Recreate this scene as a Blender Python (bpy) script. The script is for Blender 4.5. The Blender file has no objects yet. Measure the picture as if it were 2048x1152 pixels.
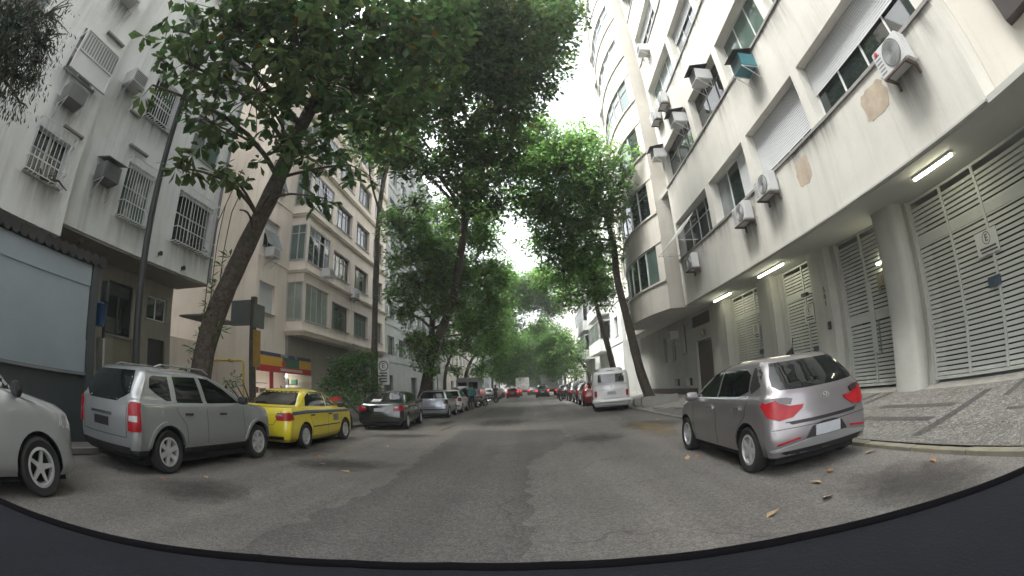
import bpy, bmesh, math, random
import numpy as np
from mathutils import Vector, Matrix
from mathutils.bvhtree import BVHTree
from mathutils.geometry import tessellate_polygon
random.seed(7); rng = np.random.default_rng(11)
R = math.radians
SC = bpy.context.scene
COL = SC.collection

# ------------------------------------------------------------------ camera
CAM_H = 1.40
PITCH, YAW, ROLL = R(12.5), R(1.9), R(3.0)
def _rx(a): return Matrix.Rotation(a, 3, 'X')
def _rz(a): return Matrix.Rotation(a, 3, 'Z')
def _ry(a): return Matrix.Rotation(a, 3, 'Y')
CM = _rz(YAW) @ _rx(PITCH) @ _ry(ROLL)
cd = bpy.data.cameras.new('camera'); cam = bpy.data.objects.new('camera', cd); COL.objects.link(cam)
xr, fw, up = CM @ Vector((1, 0, 0)), CM @ Vector((0, 1, 0)), CM @ Vector((0, 0, 1))
m4 = Matrix.Identity(4)
for i in range(3):
    m4[i][0], m4[i][1], m4[i][2] = xr[i], up[i], -fw[i]
m4[2][3] = CAM_H
cam.matrix_world = m4
cd.type = 'PANO'                       # wide dash-camera lens, 136 degrees across
cd.panorama_type = 'FISHEYE_EQUISOLID'
cd.sensor_width = 36.0
cd.sensor_fit = 'HORIZONTAL'
cd.fisheye_lens = 36.0 * 915 / 2048
cd.fisheye_fov = R(220)
cd.clip_start = 0.02; cd.clip_end = 3000
SC.camera = cam
F_PX = 915.0
def ray(px, py):                       # photo pixel -> world direction
    x, y = px - 1024, 576 - py
    r = math.hypot(x, y); th = 2 * math.asin(min(.999, r / 2 / F_PX)); s = math.sin(th) / max(r, 1e-6)
    return CM @ Vector((x * s, math.cos(th), y * s))
def at_x(px, py, x): d = ray(px, py); return Vector((0, 0, CAM_H)) + d * (x / d.x)
def at_y(px, py, y): d = ray(px, py); return Vector((0, 0, CAM_H)) + d * (y / d.y)
def at_z(px, py, z): d = ray(px, py); return Vector((0, 0, CAM_H)) + d * ((z - CAM_H) / d.z)
def at_d(px, py, dist): return Vector((0, 0, CAM_H)) + ray(px, py) * dist

# ------------------------------------------------------------------ sky, sun, exposure
SUN_EL, SUN_AZ = R(58), R(-105)         # high on the left, a little behind the camera, through thin cloud
w = bpy.data.worlds.new('World'); SC.world = w; w.use_nodes = True
nt = w.node_tree; nt.nodes.clear()
sky = nt.nodes.new('ShaderNodeTexSky'); sky.sky_type = 'NISHITA'; sky.sun_disc = False
sky.sun_elevation = SUN_EL; sky.sun_rotation = SUN_AZ; sky.air_density = 1.0; sky.dust_density = 4.0; sky.ozone_density = 1.0
bw = nt.nodes.new('ShaderNodeRGBToBW'); mx = nt.nodes.new('ShaderNodeMix'); mx.data_type = 'RGBA'; mx.inputs[0].default_value = 0.86
bg = nt.nodes.new('ShaderNodeBackground'); bg.inputs[1].default_value = 0.15
ou = nt.nodes.new('ShaderNodeOutputWorld')
nt.links.new(sky.outputs[0], bw.inputs[0]); nt.links.new(sky.outputs[0], mx.inputs[6]); nt.links.new(bw.outputs[0], mx.inputs[7])
nt.links.new(mx.outputs[2], bg.inputs[0]); nt.links.new(bg.outputs[0], ou.inputs[0])
sl = bpy.data.lights.new('sun', 'SUN'); sl.energy = 1.3; sl.angle = R(25); sl.color = (1, .97, .92)
so = bpy.data.objects.new('sun', sl); COL.objects.link(so)
sd = Vector((math.sin(SUN_AZ) * math.cos(SUN_EL), math.cos(SUN_AZ) * math.cos(SUN_EL), math.sin(SUN_EL)))
so.rotation_euler = sd.to_track_quat('Z', 'Y').to_euler(); so.location = sd * 200
SC.view_settings.view_transform = 'Standard'; SC.view_settings.look = 'None'
SC.view_settings.exposure = 2.85; SC.view_settings.gamma = 1.0
SC.view_settings.use_curve_mapping = False
SC.render.engine = 'CYCLES'
SC.cycles.max_bounces = 9; SC.cycles.diffuse_bounces = 7; SC.cycles.glossy_bounces = 3; SC.cycles.transmission_bounces = 6
SC.cycles.transparent_max_bounces = 8
SC.cycles.use_denoising = True
SC.cycles.sample_clamp_indirect = 6.0

# ------------------------------------------------------------------ helpers: objects
def tag(o, label=None, cat=None, group=None, kind=None):
    if label: o['label'] = label
    if cat: o['category'] = cat
    if group: o['group'] = group
    if kind: o['kind'] = kind
    return o
def thing(name, label, cat, loc=(0, 0, 0), group=None, rz=0):
    o = bpy.data.objects.new(name, None); COL.objects.link(o); o.location = loc; o.rotation_euler = (0, 0, rz)
    o.empty_display_size = .1
    return tag(o, label, cat, group)
def origin_of(o):                      # world origin of an unrotated chain of parents
    v = Vector((0, 0, 0))
    while o is not None:
        v += Vector(o.location); o = o.parent
    return v
def link_mesh(name, me, parent=None, loc=None, rot=None, scale=None):
    o = bpy.data.objects.new(name, me); COL.objects.link(o)
    if parent is not None: o.parent = parent
    if loc is not None:
        o.location = Vector(loc) - (origin_of(parent) if parent is not None else Vector((0, 0, 0)))
    if rot is not None: o.rotation_euler = rot
    if scale is not None: o.scale = scale
    return o
def copy_tree(o, parent=None):
    c = o.copy(); COL.objects.link(c); c.parent = parent
    for ch in o.children: copy_tree(ch, c)
    return c

class MB:
    def __init__(s): s.v = []; s.f = []; s.m = []; s.mi = 0
    def add(s, vs, fs, mi=None):
        b = len(s.v); s.v += [tuple(p) for p in vs]; s.f += [tuple(i + b for i in f) for f in fs]
        s.m += [s.mi if mi is None else mi] * len(fs); return s
    def box(s, a, b, mi=None):
        x0, y0, z0 = [min(p, q) for p, q in zip(a, b)]; x1, y1, z1 = [max(p, q) for p, q in zip(a, b)]
        vs = [(x0, y0, z0), (x1, y0, z0), (x1, y1, z0), (x0, y1, z0), (x0, y0, z1), (x1, y0, z1), (x1, y1, z1), (x0, y1, z1)]
        return s.add(vs, [(0, 3, 2, 1), (4, 5, 6, 7), (0, 1, 5, 4), (1, 2, 6, 5), (2, 3, 7, 6), (3, 0, 4, 7)], mi)
    def obox(s, c, size, M3, mi=None):   # oriented box
        hx, hy, hz = [q / 2 for q in size]; c = Vector(c)
        vs = [c + M3 @ Vector(p) for p in ((-hx, -hy, -hz), (hx, -hy, -hz), (hx, hy, -hz), (-hx, hy, -hz), (-hx, -hy, hz), (hx, -hy, hz), (hx, hy, hz), (-hx, hy, hz))]
        return s.add(vs, [(0, 3, 2, 1), (4, 5, 6, 7), (0, 1, 5, 4), (1, 2, 6, 5), (2, 3, 7, 6), (3, 0, 4, 7)], mi)
    def quad(s, a, b, c, d, mi=None): return s.add([a, b, c, d], [(0, 1, 2, 3)], mi)
    def prism(s, poly, z0, z1, mi=None):  # poly in xy
        n = len(poly); vs = [(p[0], p[1], z0) for p in poly] + [(p[0], p[1], z1) for p in poly]
        fs = [tuple(reversed(range(n))), tuple(range(n, 2 * n))] + [(i, (i + 1) % n, (i + 1) % n + n, i + n) for i in range(n)]
        return s.add(vs, fs, mi)
    def prism_x(s, poly, x0, x1, mi=None):  # poly in yz
        n = len(poly); vs = [(x0, p[0], p[1]) for p in poly] + [(x1, p[0], p[1]) for p in poly]
        fs = [tuple(reversed(range(n))), tuple(range(n, 2 * n))] + [(i, (i + 1) % n, (i + 1) % n + n, i + n) for i in range(n)]
        return s.add(vs, fs, mi)
    def tube(s, pts, rad, n=8, mi=None, cap=True):
        pts = [Vector(p) for p in pts]
        if not hasattr(rad, '__len__'): rad = [rad] * len(pts)
        prev = None; rings = []
        for i, p in enumerate(pts):
            t = (pts[min(i + 1, len(pts) - 1)] - pts[max(i - 1, 0)]).normalized()
            if prev is None:
                a = Vector((0, 0, 1)) if abs(t.z) < .9 else Vector((1, 0, 0)); u = t.cross(a).normalized()
            else:
                u = (prev - t * prev.dot(t)).normalized()
            prev = u; vv = t.cross(u)
            rings.append([p + (u * math.cos(2 * math.pi * k / n) + vv * math.sin(2 * math.pi * k / n)) * rad[i] for k in range(n)])
        vs = [q for r in rings for q in r]; fs = []
        for i in range(len(pts) - 1):
            for k in range(n):
                fs.append((i * n + k, i * n + (k + 1) % n, (i + 1) * n + (k + 1) % n, (i + 1) * n + k))
        if cap: fs += [tuple(reversed(range(n))), tuple(range((len(pts) - 1) * n, len(pts) * n))]
        return s.add(vs, fs, mi)
    def lathe(s, prof, axis='x', n=24, c=(0, 0, 0), mi=None, close=False):  # prof (r, h) along axis
        vs = []; fs = []
        for r, h in prof:
            for k in range(n):
                a = 2 * math.pi * k / n; p, q = r * math.cos(a), r * math.sin(a)
                v = (h, p, q) if axis == 'x' else ((q, h, p) if axis == 'y' else (p, q, h))
                vs.append((v[0] + c[0], v[1] + c[1], v[2] + c[2]))
        m = len(prof)
        for i in range(m - 1 + (1 if close else 0)):
            j = (i + 1) % m
            for k in range(n): fs.append((i * n + k, i * n + (k + 1) % n, j * n + (k + 1) % n, j * n + k))
        if not close:
            if prof[0][0] > 1e-4: fs.append(tuple(reversed(range(n))))
            if prof[-1][0] > 1e-4: fs.append(tuple(range((m - 1) * n, m * n)))
        return s.add(vs, fs, mi)
    def mesh(s, name, mats, org=(0, 0, 0), smooth=None):
        me = bpy.data.meshes.new(name)
        ox, oy, oz = org
        me.from_pydata([(p[0] - ox, p[1] - oy, p[2] - oz) for p in s.v], [], s.f)
        if not isinstance(mats, (list, tuple)): mats = [mats]
        for m in mats: me.materials.append(m)
        me.polygons.foreach_set('material_index', s.m)
        if smooth is not None:
            me.polygons.foreach_set('use_smooth', [True] * len(me.polygons)); me.set_sharp_from_angle(angle=R(smooth))
        me.update(); return me
    def build(s, name, mats, parent=None, smooth=None):   # vertices in world coordinates
        org = origin_of(parent) if parent is not None else Vector((0, 0, 0))
        me = s.mesh(name, mats, org, smooth)
        bm = bmesh.new(); bm.from_mesh(me); bmesh.ops.recalc_face_normals(bm, faces=bm.faces); bm.to_mesh(me); bm.free()
        return link_mesh(name, me, parent)
    def build_local(s, name, mats, parent=None, smooth=None):  # vertices in the parent's own space
        me = s.mesh(name, mats, (0, 0, 0), smooth)
        bm = bmesh.new(); bm.from_mesh(me); bmesh.ops.recalc_face_normals(bm, faces=bm.faces); bm.to_mesh(me); bm.free()
        return link_mesh(name, me, parent)

# ------------------------------------------------------------------ helpers: materials
def N(nt, t, **kw):
    n = nt.nodes.new(t)
    for k, v in kw.items(): setattr(n, k, v)
    return n
ALB = .74                             # scales colours down so the raised exposure favours the leaves
def mat(name, col, rough=.7, metal=0., var=.12, scale=2.5, bump=0., bscale=60., spec=.5, coat=0., streak=0., dirt=(.12, .10, .08), fine=0., emit=None, grime=0., isl=0.):
    if metal < .9: col = tuple(c * ALB for c in col); dirt = tuple(c * ALB for c in dirt)
    m = bpy.data.materials.new(name); m.use_nodes = True; nt = m.node_tree; L = nt.links
    b = nt.nodes['Principled BSDF']
    b.inputs['Roughness'].default_value = rough; b.inputs['Metallic'].default_value = metal
    b.inputs['Specular IOR Level'].default_value = spec; b.inputs['Coat Weight'].default_value = coat; b.inputs['Coat Roughness'].default_value = .03
    tc = N(nt, 'ShaderNodeTexCoord'); src = tc.outputs['Object']
    c0 = N(nt, 'ShaderNodeRGB'); c0.outputs[0].default_value = (*col, 1); cur = c0.outputs[0]
    def mulval(cur, fac, lo, hi):
        mr = N(nt, 'ShaderNodeMapRange'); mr.inputs[1].default_value = .3; mr.inputs[2].default_value = .7; mr.inputs[3].default_value = lo; mr.inputs[4].default_value = hi
        L.new(fac, mr.inputs[0]); hv = N(nt, 'ShaderNodeHueSaturation'); L.new(mr.outputs[0], hv.inputs['Value']); L.new(cur, hv.inputs['Color']); return hv.outputs[0]
    if var > 0:
        nz = N(nt, 'ShaderNodeTexNoise'); nz.inputs['Scale'].default_value = scale; nz.inputs['Detail'].default_value = 6; nz.inputs['Roughness'].default_value = .65
        L.new(src, nz.inputs['Vector']); cur = mulval(cur, nz.outputs[0], 1 - var, 1 + var)
    if fine > 0:
        nf = N(nt, 'ShaderNodeTexNoise'); nf.inputs['Scale'].default_value = bscale; nf.inputs['Detail'].default_value = 3; L.new(src, nf.inputs['Vector']); cur = mulval(cur, nf.outputs[0], 1 - fine, 1 + fine)
    if isl > 0:
        g = N(nt, 'ShaderNodeNewGeometry'); mr = N(nt, 'ShaderNodeMapRange'); mr.inputs[3].default_value = 1 - isl; mr.inputs[4].default_value = 1 + isl
        L.new(g.outputs['Random Per Island'], mr.inputs[0]); hv = N(nt, 'ShaderNodeHueSaturation'); L.new(mr.outputs[0], hv.inputs['Value']); L.new(cur, hv.inputs['Color']); cur = hv.outputs[0]
    if streak > 0:                      # rain streaks running down the wall
        mp = N(nt, 'ShaderNodeMapping'); mp.inputs['Scale'].default_value = (1.6, 1.6, .12); L.new(src, mp.inputs[0])
        ns = N(nt, 'ShaderNodeTexNoise'); ns.inputs['Scale'].default_value = 1.5; ns.inputs['Detail'].default_value = 8; ns.inputs['Roughness'].default_value = .7; L.new(mp.outputs[0], ns.inputs['Vector'])
        mr = N(nt, 'ShaderNodeMapRange'); mr.inputs[1].default_value = .5; mr.inputs[2].default_value = .78; mr.inputs[3].default_value = 0; mr.inputs[4].default_value = streak
        L.new(ns.outputs[0], mr.inputs[0]); mm = N(nt, 'ShaderNodeMix', data_type='RGBA'); mm.inputs[7].default_value = (*dirt, 1); L.new(mr.outputs[0], mm.inputs[0]); L.new(cur, mm.inputs[6]); cur = mm.outputs[2]
    if grime > 0:                       # blotchy grime
        ng = N(nt, 'ShaderNodeTexNoise'); ng.inputs['Scale'].default_value = .55; ng.inputs['Detail'].default_value = 10; ng.inputs['Roughness'].default_value = .75; L.new(src, ng.inputs['Vector'])
        mr = N(nt, 'ShaderNodeMapRange'); mr.inputs[1].default_value = .5; mr.inputs[2].default_value = .72; mr.inputs[4].default_value = grime; L.new(ng.outputs[0], mr.inputs[0])
        mm = N(nt, 'ShaderNodeMix', data_type='RGBA'); mm.inputs[7].default_value = (*dirt, 1); L.new(mr.outputs[0], mm.inputs[0]); L.new(cur, mm.inputs[6]); cur = mm.outputs[2]
    L.new(cur, b.inputs['Base Color'])
    if bump > 0:
        nb = N(nt, 'ShaderNodeTexNoise'); nb.inputs['Scale'].default_value = bscale; nb.inputs['Detail'].default_value = 4; L.new(src, nb.inputs['Vector'])
        bp = N(nt, 'ShaderNodeBump'); bp.inputs['Strength'].default_value = bump; bp.inputs['Distance'].default_value = .02; L.new(nb.outputs[0], bp.inputs['Height']); L.new(bp.outputs[0], b.inputs['Normal'])
    if emit:
        b.inputs['Emission Color'].default_value = (*emit[0], 1); b.inputs['Emission Strength'].default_value = emit[1]
    return m
def glass(name, tint=(.02, .028, .028), rough=.03, spec=.9):
    m = mat(name, tint, rough=rough, var=.25, scale=1.2, spec=spec); return m

M = {}
M['cream'] = mat('cream_render', (.70, .685, .62), .85, var=.07, scale=.7, bump=.12, bscale=25, streak=.42, dirt=(.33, .30, .26), grime=.2)
M['cream2'] = mat('pale_render', (.66, .63, .56), .85, var=.07, scale=.6, bump=.12, bscale=25, streak=.4, dirt=(.28, .25, .21), grime=.2)
M['white_wall'] = mat('white_wall', (.86, .88, .85), .85, var=.07, scale=.5, bump=.12, bscale=22, streak=.45, dirt=(.22, .22, .19), grime=.22)
M['grey_wall'] = mat('grey_wall', (.42, .44, .43), .85, var=.1, scale=.5, bump=.12, bscale=22, streak=.5, dirt=(.16, .16, .15), grime=.3)
M['pink'] = mat('pink_render', (.90, .81, .71), .85, var=.06, scale=.6, bump=.12, bscale=25, streak=.4, dirt=(.33, .25, .20), grime=.18)
M['ground_wall'] = mat('ground_floor_wall', (.46, .46, .42), .85, var=.08, scale=.8, bump=.15, bscale=25, streak=.45, dirt=(.2, .19, .16), grime=.25)
M['l1_ground'] = mat('passage_wall', (.36, .34, .28), .85, var=.1, scale=.8, bump=.15, bscale=25, streak=.5, dirt=(.14, .13, .1), grime=.3)  # darker plaster for the recessed ground-floor walls
M['soffit'] = mat('soffit_plaster', (.52, .52, .48), .85, var=.06, scale=.8, bump=.08, bscale=30, grime=.25, dirt=(.3, .29, .25))
M['gate'] = mat('white_painted_metal', (.52, .54, .50), .5, var=.06, scale=3, isl=.05, grime=.15, dirt=(.28, .28, .24))
M['white_metal'] = mat('white_metal', (.72, .73, .72), .4, var=.05, scale=4)
M['white_plastic'] = mat('white_plastic', (.66, .67, .66), .45, var=.06, scale=4, grime=.25, dirt=(.35, .33, .3))
M['shutter'] = mat('shutter_slats', (.66, .68, .69), .5, var=.05, scale=1.5, grime=.2, dirt=(.42, .42, .4))
M['grey_metal'] = mat('grey_metal', (.22, .23, .23), .5, metal=.3, var=.1)
M['dark_metal'] = mat('dark_metal', (.045, .047, .045), .55, metal=.2, var=.15)
M['rust'] = mat('rusty_bracket', (.14, .10, .08), .8, var=.3, scale=12)
M['black'] = mat('black_plastic', (.015, .015, .016), .5, var=.2)
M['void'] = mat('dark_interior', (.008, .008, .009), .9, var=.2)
M['win_glass'] = glass('window_glass', (.025, .035, .032))
M['win_glass_pale'] = glass('window_glass_blind_and_sky', (.22, .25, .25), .06, .8)  # pale for blinds, and for painted sky reflection on upper floors
M['win_glass_green'] = glass('green_window_glass', (.10, .15, .13), .04, .9)
M['frame_brown'] = mat('brown_window_frame', (.16, .14, .12), .6, var=.15)
M['frame_grey'] = mat('aluminium_frame', (.55, .56, .56), .4, metal=.5, var=.06)
M['wood_dark'] = mat('dark_wood_door', (.07, .045, .032), .55, var=.25, scale=8)
M['sill'] = mat('stone_sill', (.30, .29, .27), .8, var=.15, grime=.3)
M['tan_patch'] = mat('bare_plaster_patch', (.50, .42, .32), .9, var=.2, scale=3, bump=.2, bscale=30)
M['tube'] = mat('fluorescent_tube', (.9, .9, .8), .4, var=0, emit=((1, .97, .72), 6.5))
M['teal'] = mat('teal_cover', (.05, .22, .25), .6, var=.15)
M['blue_dark'] = mat('dark_blue_plate', (.05, .08, .12), .5, var=.15)
M['sign_white'] = mat('sign_white', (.62, .63, .60), .5, var=.06, grime=.15, dirt=(.35, .34, .3))
M['sign_tan'] = mat('sign_tan', (.30, .28, .20), .6, var=.1)
M['ink'] = mat('sign_ink', (.03, .03, .035), .6, var=.1)
M['sign_red'] = mat('sign_red', (.62, .025, .025), .5, var=.08)
M['sign_yellow'] = mat('sign_yellow', (.80, .45, .03), .5, var=.06)
M['sign_blue'] = mat('sign_navy', (.05, .05, .13), .5, var=.08)
M['sign_green'] = mat('sign_green', (.02, .16, .08), .5, var=.08)
M['yellow_pipe'] = mat('yellow_pipe_paint', (.68, .50, .02), .45, var=.08)
M['concrete'] = mat('concrete', (.30, .29, .26), .9, var=.15, scale=3, bump=.3, bscale=30, grime=.3, fine=.1)
M['bark'] = mat('bark', (.085, .068, .052), .95, var=.45, scale=6, bump=1.0, bscale=14, fine=.5, grime=.4, dirt=(.10, .11, .07))
M['bark_pale'] = mat('pale_bark', (.14, .115, .085), .95, var=.35, scale=5, bump=.7, bscale=24, fine=.2)
# ================================================================== ground, road, pavements
def struct(o, label=None): o['kind'] = 'structure'; 
def asphalt(name, col, crack=.5):
    m = mat(name, col, .9, var=.14, scale=.4, bump=.45, bscale=85, fine=.38, grime=.3, dirt=tuple(c * .62 for c in col), spec=.3)
    nt = m.node_tree; L = nt.links; p = nt.nodes['Principled BSDF']; cur = p.inputs['Base Color'].links[0].from_socket; tc = N(nt, 'ShaderNodeTexCoord')
    mp = N(nt, 'ShaderNodeMapping'); mp.inputs['Scale'].default_value = (1.1, .05, 1); L.new(tc.outputs['Object'], mp.inputs[0])   # wheel tracks along the street
    n1 = N(nt, 'ShaderNodeTexNoise'); n1.inputs['Scale'].default_value = 1.2; n1.inputs['Detail'].default_value = 5; L.new(mp.outputs[0], n1.inputs['Vector'])
    r1 = N(nt, 'ShaderNodeMapRange'); r1.inputs[1].default_value = .35; r1.inputs[2].default_value = .65; r1.inputs[3].default_value = .84; r1.inputs[4].default_value = 1.18; L.new(n1.outputs[0], r1.inputs[0])
    h = N(nt, 'ShaderNodeHueSaturation'); L.new(cur, h.inputs['Color']); L.new(r1.outputs[0], h.inputs['Value']); cur = h.outputs[0]
    # bright and dark stone chips
    v = N(nt, 'ShaderNodeTexVoronoi'); v.inputs['Scale'].default_value = 45; L.new(tc.outputs['Object'], v.inputs['Vector']); sp = N(nt, 'ShaderNodeSeparateColor'); L.new(v.outputs['Color'], sp.inputs[0])
    r2 = N(nt, 'ShaderNodeMapRange'); r2.inputs[1].default_value = .0; r2.inputs[2].default_value = 1; r2.inputs[3].default_value = .72; r2.inputs[4].default_value = 1.3; L.new(sp.outputs[0], r2.inputs[0])
    h2 = N(nt, 'ShaderNodeHueSaturation'); L.new(cur, h2.inputs['Color']); L.new(r2.outputs[0], h2.inputs['Value']); cur = h2.outputs[0]
    # cracks
    nw = N(nt, 'ShaderNodeTexNoise'); nw.inputs['Scale'].default_value = 1.3; nw.inputs['Detail'].default_value = 6; L.new(tc.outputs['Object'], nw.inputs['Vector'])
    ma = N(nt, 'ShaderNodeVectorMath', operation='MULTIPLY_ADD'); ma.inputs[1].default_value = (.9, .9, .9); L.new(nw.outputs['Color'], ma.inputs[0]); L.new(tc.outputs['Object'], ma.inputs[2])
    e = N(nt, 'ShaderNodeTexVoronoi', feature='DISTANCE_TO_EDGE'); e.inputs['Scale'].default_value = .42; L.new(ma.outputs[0], e.inputs['Vector'])
    r3 = N(nt, 'ShaderNodeMapRange'); r3.inputs[1].default_value = .001; r3.inputs[2].default_value = .011; r3.inputs[3].default_value = crack; r3.inputs[4].default_value = 0; L.new(e.outputs[0], r3.inputs[0])
    ng = N(nt, 'ShaderNodeTexNoise'); ng.inputs['Scale'].default_value = .35; L.new(tc.outputs['Object'], ng.inputs['Vector']); r4 = N(nt, 'ShaderNodeMapRange'); r4.inputs[1].default_value = .46; r4.inputs[2].default_value = .58; L.new(ng.outputs[0], r4.inputs[0])
    mm = N(nt, 'ShaderNodeMath', operation='MULTIPLY'); L.new(r3.outputs[0], mm.inputs[0]); L.new(r4.outputs[0], mm.inputs[1])
    mx = N(nt, 'ShaderNodeMix', data_type='RGBA'); mx.inputs[7].default_value = (.03, .028, .026, 1); L.new(mm.outputs[0], mx.inputs[0]); L.new(cur, mx.inputs[6]); L.new(mx.outputs[2], p.inputs['Base Color'])
    return m
M['asphalt'] = asphalt('asphalt', (.160, .150, .136))
M['asphalt_dark'] = asphalt('asphalt_patch', (.112, .107, .100))
M['asphalt_stain'] = mat('oil_stained_asphalt', (.07, .064, .056), .8, var=.3, scale=1.5, bump=.3, bscale=110, fine=.2)
def soft_edge(m, lo=.25, hi=.5, strength=.8):     # colour that thins out towards its rim
    nt = m.node_tree; L = nt.links; out = nt.nodes['Material Output']; p = nt.nodes['Principled BSDF']
    tc = N(nt, 'ShaderNodeTexCoord'); sb = N(nt, 'ShaderNodeVectorMath', operation='SUBTRACT'); sb.inputs[1].default_value = (.5, .5, 0); L.new(tc.outputs['Generated'], sb.inputs[0])
    mu = N(nt, 'ShaderNodeVectorMath', operation='MULTIPLY'); mu.inputs[1].default_value = (1, 1, 0); L.new(sb.outputs[0], mu.inputs[0]); ln = N(nt, 'ShaderNodeVectorMath', operation='LENGTH'); L.new(mu.outputs[0], ln.inputs[0])
    nz = N(nt, 'ShaderNodeTexNoise'); nz.inputs['Scale'].default_value = 3.; nz.inputs['Detail'].default_value = 8; nz.inputs['Roughness'].default_value = .7; L.new(tc.outputs['Object'], nz.inputs['Vector'])
    ad = N(nt, 'ShaderNodeMath', operation='MULTIPLY_ADD'); ad.inputs[1].default_value = .55; L.new(nz.outputs[0], ad.inputs[0]); L.new(ln.outputs['Value'], ad.inputs[2])
    mr = N(nt, 'ShaderNodeMapRange'); mr.inputs[1].default_value = lo + .27; mr.inputs[2].default_value = hi + .22; mr.inputs[3].default_value = strength; mr.inputs[4].default_value = 0; L.new(ad.outputs[0], mr.inputs[0])
    tr = N(nt, 'ShaderNodeBsdfTransparent'); mx = N(nt, 'ShaderNodeMixShader'); L.new(mr.outputs[0], mx.inputs[0]); L.new(tr.outputs[0], mx.inputs[1]); L.new(p.outputs[0], mx.inputs[2]); L.new(mx.outputs[0], out.inputs['Surface'])
M['stain_shade_soft'] = mat('oil_stain_and_shade', (.06, .055, .05), .75, var=.3, scale=1.5, bump=.3, bscale=110, fine=.2); soft_edge(M['stain_shade_soft'], .1, .48, .62)
def wall_stain(name, col, strength):               # sooty rain marks below a sill or unit, some painted shade
    m = mat(name, col, .9, var=.2, scale=3); nt = m.node_tree; L = nt.links; out = nt.nodes['Material Output']; p = nt.nodes['Principled BSDF']
    tc = N(nt, 'ShaderNodeTexCoord'); sp = N(nt, 'ShaderNodeSeparateXYZ'); L.new(tc.outputs['Generated'], sp.inputs[0])
    mp = N(nt, 'ShaderNodeMapping'); mp.inputs['Scale'].default_value = (6, 6, .7); L.new(tc.outputs['Object'], mp.inputs[0]); nz = N(nt, 'ShaderNodeTexNoise'); nz.inputs['Scale'].default_value = 1.1; nz.inputs['Detail'].default_value = 6; L.new(mp.outputs[0], nz.inputs['Vector'])
    r = N(nt, 'ShaderNodeMapRange'); r.inputs[1].default_value = .3; r.inputs[2].default_value = .7; L.new(nz.outputs[0], r.inputs[0])
    pw = N(nt, 'ShaderNodeMath', operation='POWER'); pw.inputs[1].default_value = 1.6; L.new(sp.outputs[2], pw.inputs[0])
    a = N(nt, 'ShaderNodeMath', operation='PINGPONG'); a.inputs[1].default_value = .5; L.new(sp.outputs[1], a.inputs[0]); a2 = N(nt, 'ShaderNodeMapRange'); a2.inputs[1].default_value = 0; a2.inputs[2].default_value = .22; L.new(a.outputs[0], a2.inputs[0])
    m1 = N(nt, 'ShaderNodeMath', operation='MULTIPLY'); L.new(pw.outputs[0], m1.inputs[0]); L.new(a2.outputs[0], m1.inputs[1]); m2 = N(nt, 'ShaderNodeMath', operation='MULTIPLY'); L.new(m1.outputs[0], m2.inputs[0]); L.new(r.outputs[0], m2.inputs[1]); m3 = N(nt, 'ShaderNodeMath', operation='MULTIPLY'); m3.inputs[1].default_value = strength; L.new(m2.outputs[0], m3.inputs[0])
    tr = N(nt, 'ShaderNodeBsdfTransparent'); mx = N(nt, 'ShaderNodeMixShader'); L.new(m3.outputs[0], mx.inputs[0]); L.new(tr.outputs[0], mx.inputs[1]); L.new(p.outputs[0], mx.inputs[2]); L.new(mx.outputs[0], out.inputs['Surface']); return m
M['soot_shade'] = wall_stain('soot_shade_stain', (.12, .112, .10), .62)
M['yellow_worn'] = mat('worn_yellow_paint', (.30, .21, .10), .9, var=.3, scale=4, bump=.3, bscale=110, fine=.25, grime=.6, dirt=(.15, .13, .11))
M['kerb'] = mat('granite_kerb', (.26, .25, .23), .9, var=.15, scale=4, bump=.3, bscale=50, fine=.12, grime=.35)
M['kerb_yellow'] = mat('kerb_with_worn_yellow_paint', (.23, .212, .15), .9, var=.25, scale=4, bump=.3, bscale=50, grime=.8, dirt=(.17, .165, .15))
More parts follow.
